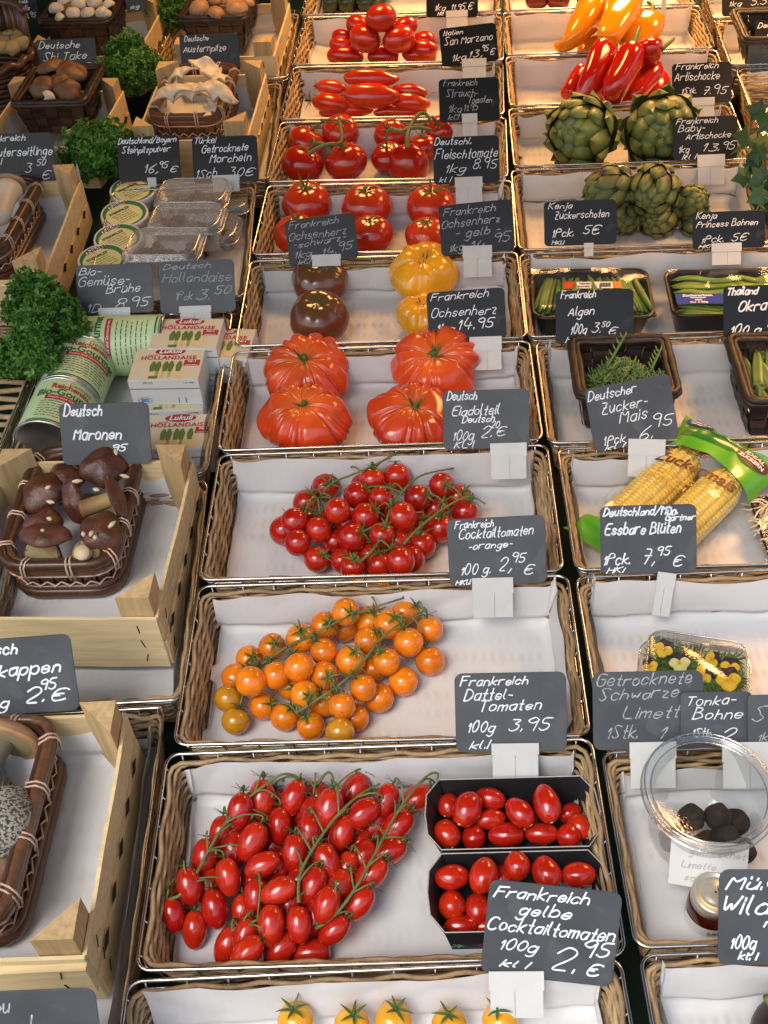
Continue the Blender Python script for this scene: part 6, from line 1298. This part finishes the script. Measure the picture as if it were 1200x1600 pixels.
os_ = chipbasket('dark chipwood basket with okra pods, cut by the right edge', (1146, 527), (1320, 523), (1166, 628), (1345, 622), .012, .066, 9)
def okra(label, px, py, n, ang, L_, seed):
    p = at(px, py, n); t = thing('okra_pod', label, 'okra', p, 'okra pods', basis(V((cos(ang), sin(ang), 0)), V((-sin(ang), cos(ang), .1)))); mb = MB(); prof = [.0015, .0045, .0068, .008, .0085, .0082, .0095]
    loops = [[V((r * (1 + .13 * cos(5 * 2 * pi * k / 20)) * cos(2 * pi * k / 20), L_ * (.5 - i / 6) + 0, r * (1 + .13 * cos(5 * 2 * pi * k / 20)) * sin(2 * pi * k / 20) + .002 * sin(i))) for k in range(20)] for i, r in enumerate(prof)]
    loops = [[V((v.x, v.y, v.z)) for v in l] for l in loops]; mb.loft(loops, tone=[max(0, min(1, .4 + .6 * cos(5 * 2 * pi * k / 20))) for i in range(7) for k in range(20)]); part('pod', mb, 'okra', t)
    s_ = MB(); s_.tube([V((0, L_ * -.5, 0)), V((0, -L_ * .5 - .004, 0)), V((0, -L_ * .5 - .018, .002))], [.0085, .004, .0035], 8); part('stem', s_, 'stemgreen', t)
lp = MB(); lp.grid(lambda a, b: V(((a - .5) * os_['W'] * .86, (b - .5) * os_['D'] * .84, .012 + .05 * max(0, abs(a - .5) * 2 - .7) + .06 * max(0, abs(b - .5) * 2 - .75) + .002 * noise.noise(V((a * 6, b * 6, 0))))), 20, 16, tone=.1); solo('paper_liner', lp, 'paper', 'small paper sheet inside the okra basket', 'paper', os_['c'], 'paper liners in the baskets', os_['rot'])
for i, (x, y, n, a, l) in enumerate([(1170, 585, -.02, .08, 'leftmost in its basket'), (1184, 575, -.012, -.15, 'second from the left in its basket'), (1197, 588, -.014, .2, 'third from the left, at the edge'), (1180, 605, -.022, .3, 'low at the front of its basket'), (1205, 575, -.01, -.05, 'at the right edge, crosswise'), (1196, 560, -.016, .9, 'at the back of its basket')]):
    okra('green okra pod, ' + l, x, y, n, a, .075, i)

# ---- pack of sweetcorn
A0 = at(1148, 690, -.012); A1 = at(962, 868, -.03); yv = (A0 - A1); LP = yv.length; yv.normalize(); xv = yv.cross(V((0, 0, 1))).normalized(); prot = basis(xv, yv); pc = (A0 + A1) / 2 + V((0, 0, -.006)); WP = .132
t = thing('sweetcorn_pack', 'film wrapped pack of two yellow corn cobs with bright green printed ends', 'corn pack', pc, None, prot)
for sx in (-1, 1):
    mb = MB(); R = random.Random(sx); LC = LP * .70; RC = .0265
    def fn(a, b):
        th = 2 * pi * a; y_ = (b - .5) * LC; env = (1 - max(0, (b - .72) / .28) ** 2.2 * .55) * (1 - max(0, (.10 - b) / .10) ** 2 * .3); k = abs(sin(th * 7)) ** .6 * abs(sin(b * pi * 30)) ** .6
        return V((sx * .0285 + RC * env * (.90 + .11 * k) * cos(th), y_ - .006, RC * env * (.90 + .11 * k) * sin(th)))
    mb.grid(fn, 126, 180, tone=lambda a, b: abs(sin(2 * pi * a * 7)) * abs(sin(b * pi * 30)), wrap=True); part('corn_cob', mb, 'corn', t)
def pack_pt(u, v, lift=0.0):                     # film surface over the cobs: u -1..1 across, v 0..1 along
    e = min(1, v / .16, (1 - v) / .16); e = sin(pi / 2 * max(0, e)); wv = WP / 2 * (1.0 + .10 * (1 - e)); 
    z = (.027 * (max(0, 1 - abs(u) ** 3.2)) ** .55) * e + .0012 * noise.noise(V((u * 5, v * 16, 2))) * (1 + 2.5 * (1 - e)) + .0025 * (1 - e)
    return V((u * wv, (v - .5) * LP * 1.04, z + lift))
def pack_patch(name, u0, u1, v0, v1, m, lift, nu=20, nv=12, edge=None):
    b = MB(); b.grid(lambda a, c_: pack_pt(u0 + (u1 - u0) * a, (v0 + (v1 - v0) * c_ + (edge(a) * (1 - c_) if edge else 0)), lift), nu, nv, tone=lambda a, c_: max(0, min(1, .5 + noise.noise(V((a * 4, c_ * 3, v0)))))); return part(name, b, m, t)
pack_patch('clear_film', -1, 1, .0, 1, 'film', .0, 30, 40)
gb = pack_patch('green_print', -1, 1, .755, 1.0, 'packgreen', .0011, 30, 16, edge=lambda a: -.06 * abs(a - .5) * 2)
pack_patch('green_print', -1, 1, .0, .11, 'packgreen', .0011, 30, 12); pack_patch('dark_green_print', -.75, .35, .80, .92, 'packdark', .0017, 20, 8, edge=lambda a: .04 * a)
def pack_type(name, txt, size, u, v, m, ang, lift=.0024, bold=.0002, shear=0):
    vs, fs = letters(txt, size, bold, shear); b = MB(); c_, s_ = cos(ang), sin(ang); b.add([pack_pt(max(-1, min(1, u + (q.x * c_ - q.y * s_) / (WP / 2))), v + (q.x * s_ + q.y * c_) / LP, lift) for q in vs], fs); return part(name, b, m, t, smooth=False)
pack_type('brown_lettering', 'Zuckermais', .0215, .0, .63, 'brown', .12, bold=.0005, shear=.2); pack_type('brown_lettering', 'frischer', .013, -.25, .715, 'brown', .1, shear=.2)
pack_type('gold_lettering', 'KNACKIG', .0105, -.15, .53, 'gold', .06); pack_type('gold_lettering', 'KÖSTLICH', .0105, -.2, .475, 'gold', .06)
def pack_disc(name, u, v, ru, rv, m, lift, zig=0):
    b = MB(); n_ = 36; ring = [(u + ru * cos(2 * pi * i / n_) * (1 + zig * (i % 2)), v + rv * sin(2 * pi * i / n_) * (1 + zig * (i % 2))) for i in range(n_)]; b.add([pack_pt(u, v, lift)] + [pack_pt(max(-1, min(1, a)), c_, lift) for a, c_ in [(u + (x - u) * .5, v + (y - v) * .5) for x, y in ring]] + [pack_pt(max(-1, min(1, a)), c_, lift) for a, c_ in ring], [(0, 1 + i, 1 + (i + 1) % n_) for i in range(n_)] + [(1 + i, 1 + n_ + i, 1 + n_ + (i + 1) % n_, 1 + (i + 1) % n_) for i in range(n_)]); return part(name, b, m, t, smooth=False)
pack_disc('brown_seal', .62, .865, .30, .05, 'brown', .0026, .05); pack_type('seal_lettering', 'IDEAL', .0095, .62, .885, 'print_white', .05, .0034); pack_type('seal_lettering', 'ZUCKERN', .007, .62, .85, 'print_white', .05, .0034)
pack_disc('navy_seal', -.62, .94, .27, .05, 'navy', .0026); pack_type('seal_lettering', 'Zum Erhalt der', .0042, -.62, .962, 'print_white', .0, .0034); pack_type('seal_lettering', 'Qualität bitte', .0046, -.62, .938, 'print_white', .0, .0034); pack_type('seal_lettering', 'kühl lagern', .0042, -.62, .914, 'print_white', .0, .0034)

# ---- tray of pale sprouts at the right edge
q = tray('black tray of pale sprouts at the right edge', (1202, 780), (1390, 772), (1168, 872), (1370, 862), -.03, .026, 'black vegetable trays')
m = MB(); R = random.Random(6)
for i in range(170):
    p = V((R.uniform(-.46, -.05) * q['W'], R.uniform(-.42, .42) * q['D'], q['H'] * .7 + R.uniform(0, .012))); a = R.gauss(.5, .6); d = V((cos(a), sin(a), R.uniform(-.15, .15))); L_ = R.uniform(.02, .045); m.tube([p + d * L_ * (k / 4 - .5) + V((0, .003 * sin(k * 1.3 + i), .002 * cos(k + i))) for k in range(5)], .0012, 5, tone=R.random())
o_ = part('sprouts', m, 'sprout', q['t']); o_['kind'] = 'stuff'; film_over(q)

# ---- clamshell of pansies
cen, rot, W, D = quad((1020, 976), (1182, 1004), (985, 1075), (1172, 1100), .006); base = V((cen.x, cen.y, -.052)); H = .058
t = thing('clear_clamshell', 'clear hinged plastic box of edible pansies', 'plastic box', base, None, rot); b = MB(); L_ = lambda w_, d_, z: rrect(w_, d_, .016, z, 6)
b.loft([L_(W * .9, D * .88, .001), L_(W * .97, D * .97, H * .55), L_(W * 1.02, D * 1.02, H * .56)], True, False); part('box_base', b, 'plastic', t)
b = MB(); b.loft([L_(W * 1.02, D * 1.02, H * .57), L_(W * .97, D * .97, H * .60), L_(W * .92, D * .92, H * .96), L_(W * .88, D * .88, H)], False, True); part('box_lid', b, 'plastic', t)
b = MB()
for z, e in ((H * .57, 1.025), (H * .99, .90)): b.tube(L_(W * e, D * e, z), .0011, 5, closed=True)
b.tube([V((-W * .44, D * .53, H * .62)), V((W * .44, D * .53, H * .62))], .0022, 6); part('pressed_rim', b, 'rimplastic', t)
lf = MB(); R = random.Random(12)
for i in range(420):
    p = V((R.uniform(-.40, .40) * W, R.uniform(-.40, .40) * D, R.uniform(.3, .74) * H)); qd = look_rot(V((R.gauss(0, .5), R.gauss(-.3, .5), 1)), R.uniform(0, 6.28)); s_ = R.uniform(.010, .017); tn = R.random(); vs = [V((0, -s_ * .5, 0))]; fs = []
    for k in range(5):
        a = pi / 2 + (k - 2) * .52; l = s_ * (1 - .12 * abs(k - 2)); b0 = len(vs); vs += [V((l * .55 * cos(a - .17), l * .55 * sin(a - .17), .001)), V((l * cos(a), l * sin(a), s_ * .15 * R.uniform(-1, 1))), V((l * .55 * cos(a + .17), l * .55 * sin(a + .17), .001))]; fs.append((0, b0, b0 + 1, b0 + 2))
    lf.add([qd @ v + p for v in vs], fs, tn)
o_ = solo('flower_leaves', lf, 'flowerleaf', 'small cut green leaves filling the clear box around the pansies', 'leaves', base, None, rot, smooth=False, kind='stuff')
def pansy(label, px, py, dpx, n, spin, seed, lower='pansy_y'):
    p = at(px, py, n); r = dpx / 2 / ppm(p); fz = (CP - p).normalized(); rq = look_rot(fz + V((rnd.uniform(-.3, .3), rnd.uniform(-.2, .2), 0)), 0); xq = rq.transposed() @ CX; rot_ = rq @ zrot(atan2(xq.y, xq.x) + spin); t = thing('pansy', label, 'flower', p, 'pansies in the clear box', rot_)
    def petal(a, l, w_, z, m, nm):
        b = MB(); d = V((cos(a), sin(a), 0)); s_ = V((-sin(a), cos(a), 0))
        def fn(u, v): rr = l * v; ww = w_ * sin(pi * min(1, v * .93 + .06)) ** .6; return d * rr + s_ * ww * (u - .5) * 2 + V((0, 0, z - .12 * r * (2 * u - 1) ** 2 * v + .10 * r * noise.noise(V((u * 3, v * 3, seed + a)))))
        b.grid(fn, 10, 8, tone=lambda u, v: max(0, 1 - v * 2.2)); part(nm, b, m, t)
    for a in (1.05, 2.1): petal(a, r * 1.1, r * .52, -.0015, 'pansy_d', 'upper_petal')
    for a in (.05, pi - .05): petal(a, r * .95, r * .46, .0, lower, 'side_petal')
    petal(-pi / 2, r * .92, r * .58, .0012, lower, 'lower_petal')
    b = MB(); b.lathe([(.001, .003), (r * .1, .002), (r * .12, .001)], 10); part('eye', b, 'pansy_y', t)
for i, (x, y, d, n, sp, l, m_) in enumerate([(1037, 1014, 31, .004, -.5, 'yellow and black pansy standing highest at the left', 'pansy_y'), (1016, 1041, 26, -.004, .3, 'yellow and black pansy low at the left, just above a board', 'pansy_y'), (1062, 1036, 35, -.002, .1, 'pale cream and black pansy', 'pansy_p'), (1113, 1030, 26, -.004, -1.2, 'yellow pansy turned sideways at the back right', 'pansy_y'),
                                         (1099, 1054, 32, -.004, -1.0, 'yellow and black pansy half behind the middle board', 'pansy_y'), (1141, 1042, 32, -.002, -.2, 'yellow and black pansy at the upper right of the box', 'pansy_y'), (1138, 1062, 41, .002, .05, 'largest pansy, deep yellow, at the right of the box', 'pansy_y')]):
    pansy(l, x, y, d, n, sp, i, m_)

# ---- tub of black limes, note, jam jar
cen = at(1113, 1250, .03); rim_r = (at(1219, 1250, .03) - at(1007, 1250, .03)).length / 2; base = V((cen.x, cen.y + .012, -.054)); H = .084
t = thing('round_clear_tub', 'round clear plastic tub of dried black limes with a wide lid', 'tub', base); b = MB(); b.lathe([(.001, .001), (rim_r * .70, .001), (rim_r * .76, .006), (rim_r * .92, H - .008), (rim_r * .93, H - .007)], 56, cap=False); part('tub_body', b, 'plastic', t)
b = MB(); b.lathe([(rim_r * .92, H - .009), (rim_r, H - .008), (rim_r * 1.0, H - .002), (rim_r * .96, H), (rim_r * .92, H - .001), (rim_r * .88, H - .005), (rim_r * .84, H - .006), (.001, H - .005)], 64, cap=False); part('lid', b, 'plastic', t)
b = MB()
for r_, z in ((1.003, H - .008), (.965, H), (.86, H - .005)): b.tube([V((rim_r * r_ * cos(a), rim_r * r_ * sin(a), z)) for a in [2 * pi * i / 64 for i in range(64)]], .0009, 5, closed=True)
part('pressed_rim', b, 'rimplastic', t)
LM = [tomato_mesh('lime', 'lime', asp=.95, dimple=.04, lump=.14, seed=50 + i, ribs=9, rib=.03) for i in range(3)]
for i, (x, y, n, l) in enumerate([(1080, 1278, .004, 'top left'), (1121, 1276, .004, 'top right, slightly faceted'), (1133, 1308, -.004, 'front right behind the note'), (1050, 1310, -.03, 'low at the left side'), (1068, 1338, -.036, 'lowest at the front left'), (1105, 1320, -.03, 'in the middle, under the upper ones'), (1160, 1330, -.034, 'low at the right'), (1150, 1285, -.03, 'at the back right')]):
    p = at(x, y, n); o = solo('black_lime', LM[i % 3], None, 'dried black lime in the round tub, ' + l, 'lime', p, 'dried black limes', look_rot(V((rnd.uniform(-1, 1), rnd.uniform(-1, 1), 1)))); o.scale = (21.5 / ppm(p),) * 3
fz = V((-.05, -.62, .62)).normalized(); cN = at(1108, 1352, -.006); nr = basis(V((1, -.14, 0)), V((0, .7, .7))); m = MB(); m.grid(lambda a, b: V(((a - .5) * .066, (b - .5) * .042, -.004 * (2 * a - 1) ** 2)), 10, 4)
t = thing('paper_note', 'handwritten white note stuck to the front of the round tub', 'note', cN, None, nr); part('note_sheet', m, 'note', t); m = MB(); Rn = random.Random(2)
write(m, 'getrocknet', -.018, .03, .008, .006, .0005, Rn, .0006); write(m, 'Limette', -.024, .006, -.004, .006, .0005, Rn, .0006); write(m, 'schwarz', -.02, .016, -.015, .005, .0005, Rn, .0006); part('pencil_writing', m, M('pencil', (.34, .34, .34), .8), t, smooth=False)
pj = at(1118, 1395, -.012); rj = 39 / ppm(pj); base = V((pj.x, pj.y, -.056)); Hj = .046; t = thing('jam_jar', 'small round jar of dark red jam with metal lid behind the Wildk board', 'jar', base)
b = MB(); b.lathe([(rj * .8, .001), (rj * .96, .004), (rj * .98, .012), (rj * .96, Hj * .62), (rj * .86, Hj * .72)], 40); part('jam_filled_glass', b, 'jam', t)
b = MB(); b.lathe([(rj * .9, Hj * .70), (rj * .93, Hj * .70), (rj * .93, Hj * .95), (rj * .89, Hj), (rj * .78, Hj), (rj * .74, Hj - .0012), (rj * .5, Hj - .0012), (rj * .46, Hj - .0006), (.001, Hj - .0006)], 44, cap=False); part('lid', b, 'lidmetal', t)
b = MB(); n_ = 30; b.grid(lambda a, c_: V((rj * 1.0 * cos(-pi * .98 + 1.96 * pi * .5 * a), rj * 1.0 * sin(-pi * .98 + 1.96 * pi * .5 * a), .003 + c_ * Hj * .30)), n_, 3); part('paper_label', b, 'white', t)
vs, fs = letters('SAUER', .0075, .0001); b = MB(); b.add([V((rj * 1.012 * cos(-1.35 + v.x / rj), rj * 1.012 * sin(-1.35 + v.x / rj), .009 + v.y)) for v in vs], fs); part('label_lettering', b, 'print_dark', t, smooth=False)
b = MB()
for i in range(8): b.box((rj * .12 + i * .0012, rj * .1, Hj - .0004), (.0006, .008, .0002))
part('barcode', b, 'print_dark', t, smooth=False)
# dark fruit in the lower right corner
p = at(1238, 1624, -.024); mm = MB(); mm.grid(lambda a, b: V((cos(6.283 * a) * sin(pi * b), sin(6.283 * a) * sin(pi * b), .9 * cos(pi * b))) * .033 * (1 + .05 * noise.noise(V((a * 4, b * 4, 1)))), 24, 16, wrap=True); t = thing('dark_fruit', 'dark brown round fruit at the lower right corner', 'fruit', p); part('skin', mm, M('dark_fruit_skin', (.035, .014, .014), .35, var=.3, nscale=40), t)
s_ = MB(); s_.tube([V((-.014, .012, .024)), V((-.024, .018, .040))], [.004, .003], 6); part('stalk', s_, 'vine', t)
# far right: tray with dark basket, clear holder, climbing plant, leaning cucumber greens
chipbasket('dark chipwood basket in the upper right corner', (1164, 18), (1290, 14), (1148, 62), (1290, 56), .05, .07, 11, .7)
h_ = MB(); c_ = at(1188, 108, .0); h_.box(c_ + V((0, 0, .012)), (.05, .0012, .075), Matrix.Rotation(-.35, 3, 'X')); h_.box(c_ + V((0, -.014, -.022)), (.05, .028, .0012)); h_.box(c_ + V((0, -.028, -.012)), (.05, .0012, .022))
solo('clear_card_stand', h_, 'film', 'clear plastic card stand at the upper right edge', 'card stand', c_, None, smooth=False, origin=c_)
h_ = MB(); c_ = at(1037, 16, .02); h_.box(c_, (.0095, .0012, .055), Matrix.Rotation(-.5, 3, 'X')); solo('white_tag', h_, 'clip', 'narrow white plastic tag standing behind the yellow peppers', 'tag', c_, None, smooth=False, origin=c_)
cp = at(1205, 300, .02); t = thing('climbing_plant', 'potted climber with lobed dark green leaves hanging in from the right edge', 'plant', cp); lv = MB(); st = MB(); R = random.Random(21)
for i, (x, y, n, s_, a) in enumerate([(1182, 215, .07, .034, 2.6), (1170, 222, .06, .030, 3.0), (1190, 250, .07, .034, 3.4), (1174, 272, .05, .028, 3.2), (1192, 285, .06, .032, 4.0), (1184, 312, .04, .026, 4.6), (1205, 235, .08, .036, 2.2), (1205, 270, .07, .036, 3.6), (1202, 320, .05, .03, 4.4), (1212, 195, .09, .034, 2.0), (1196, 178, .09, .030, 1.7), (1198, 235, .085, .03, 3.0), (1188, 232, .06, .03, 3.9), (1200, 300, .06, .03, 3.4), (1181, 330, .03, .024, 4.7)]):
    p = at(x, y, n); d = V((cos(a), sin(a), -.3)).normalized(); fz = ((CP - p).normalized() + V((R.gauss(0, .35), R.gauss(0, .35), R.gauss(.2, .3)))).normalized(); xx = (d - fz * d.dot(fz)).normalized(); rq = Matrix((xx, fz.cross(xx), fz)).transposed(); pf = [(0, 0), (.1, .30), (-.05, .62), (.32, .50), (.52, .78), (.66, .36), (1.1, 0)]
    o_ = [(x_, y_) for x_, y_ in pf] + [(x_, -y_) for x_, y_ in reversed(pf[1:-1])]; vs = [V((.35, 0, .0))] + [V((x_, y_ * .8, -.12 * abs(y_) - .1 * x_ * x_ + .05 * R.uniform(-1, 1))) for x_, y_ in o_]; n_ = len(o_); lv.add([rq @ (v * s_) + p - cp for v in vs], [(0, 1 + k, 1 + (k + 1) % n_) for k in range(n_)], R.random()); st.tube([p - cp, p - cp - d * .03 + V((.02, .01, -.005))], .0012, 5)
st.tube([V((.03, .12, .09)), V((.015, .05, .06)), V((.01, 0, .02)), V((.03, -.05, -.04))], .0022, 6); part('leaves', lv, 'ivy', t, smooth=False); part('vine_stem', st, 'stemgreen', t)
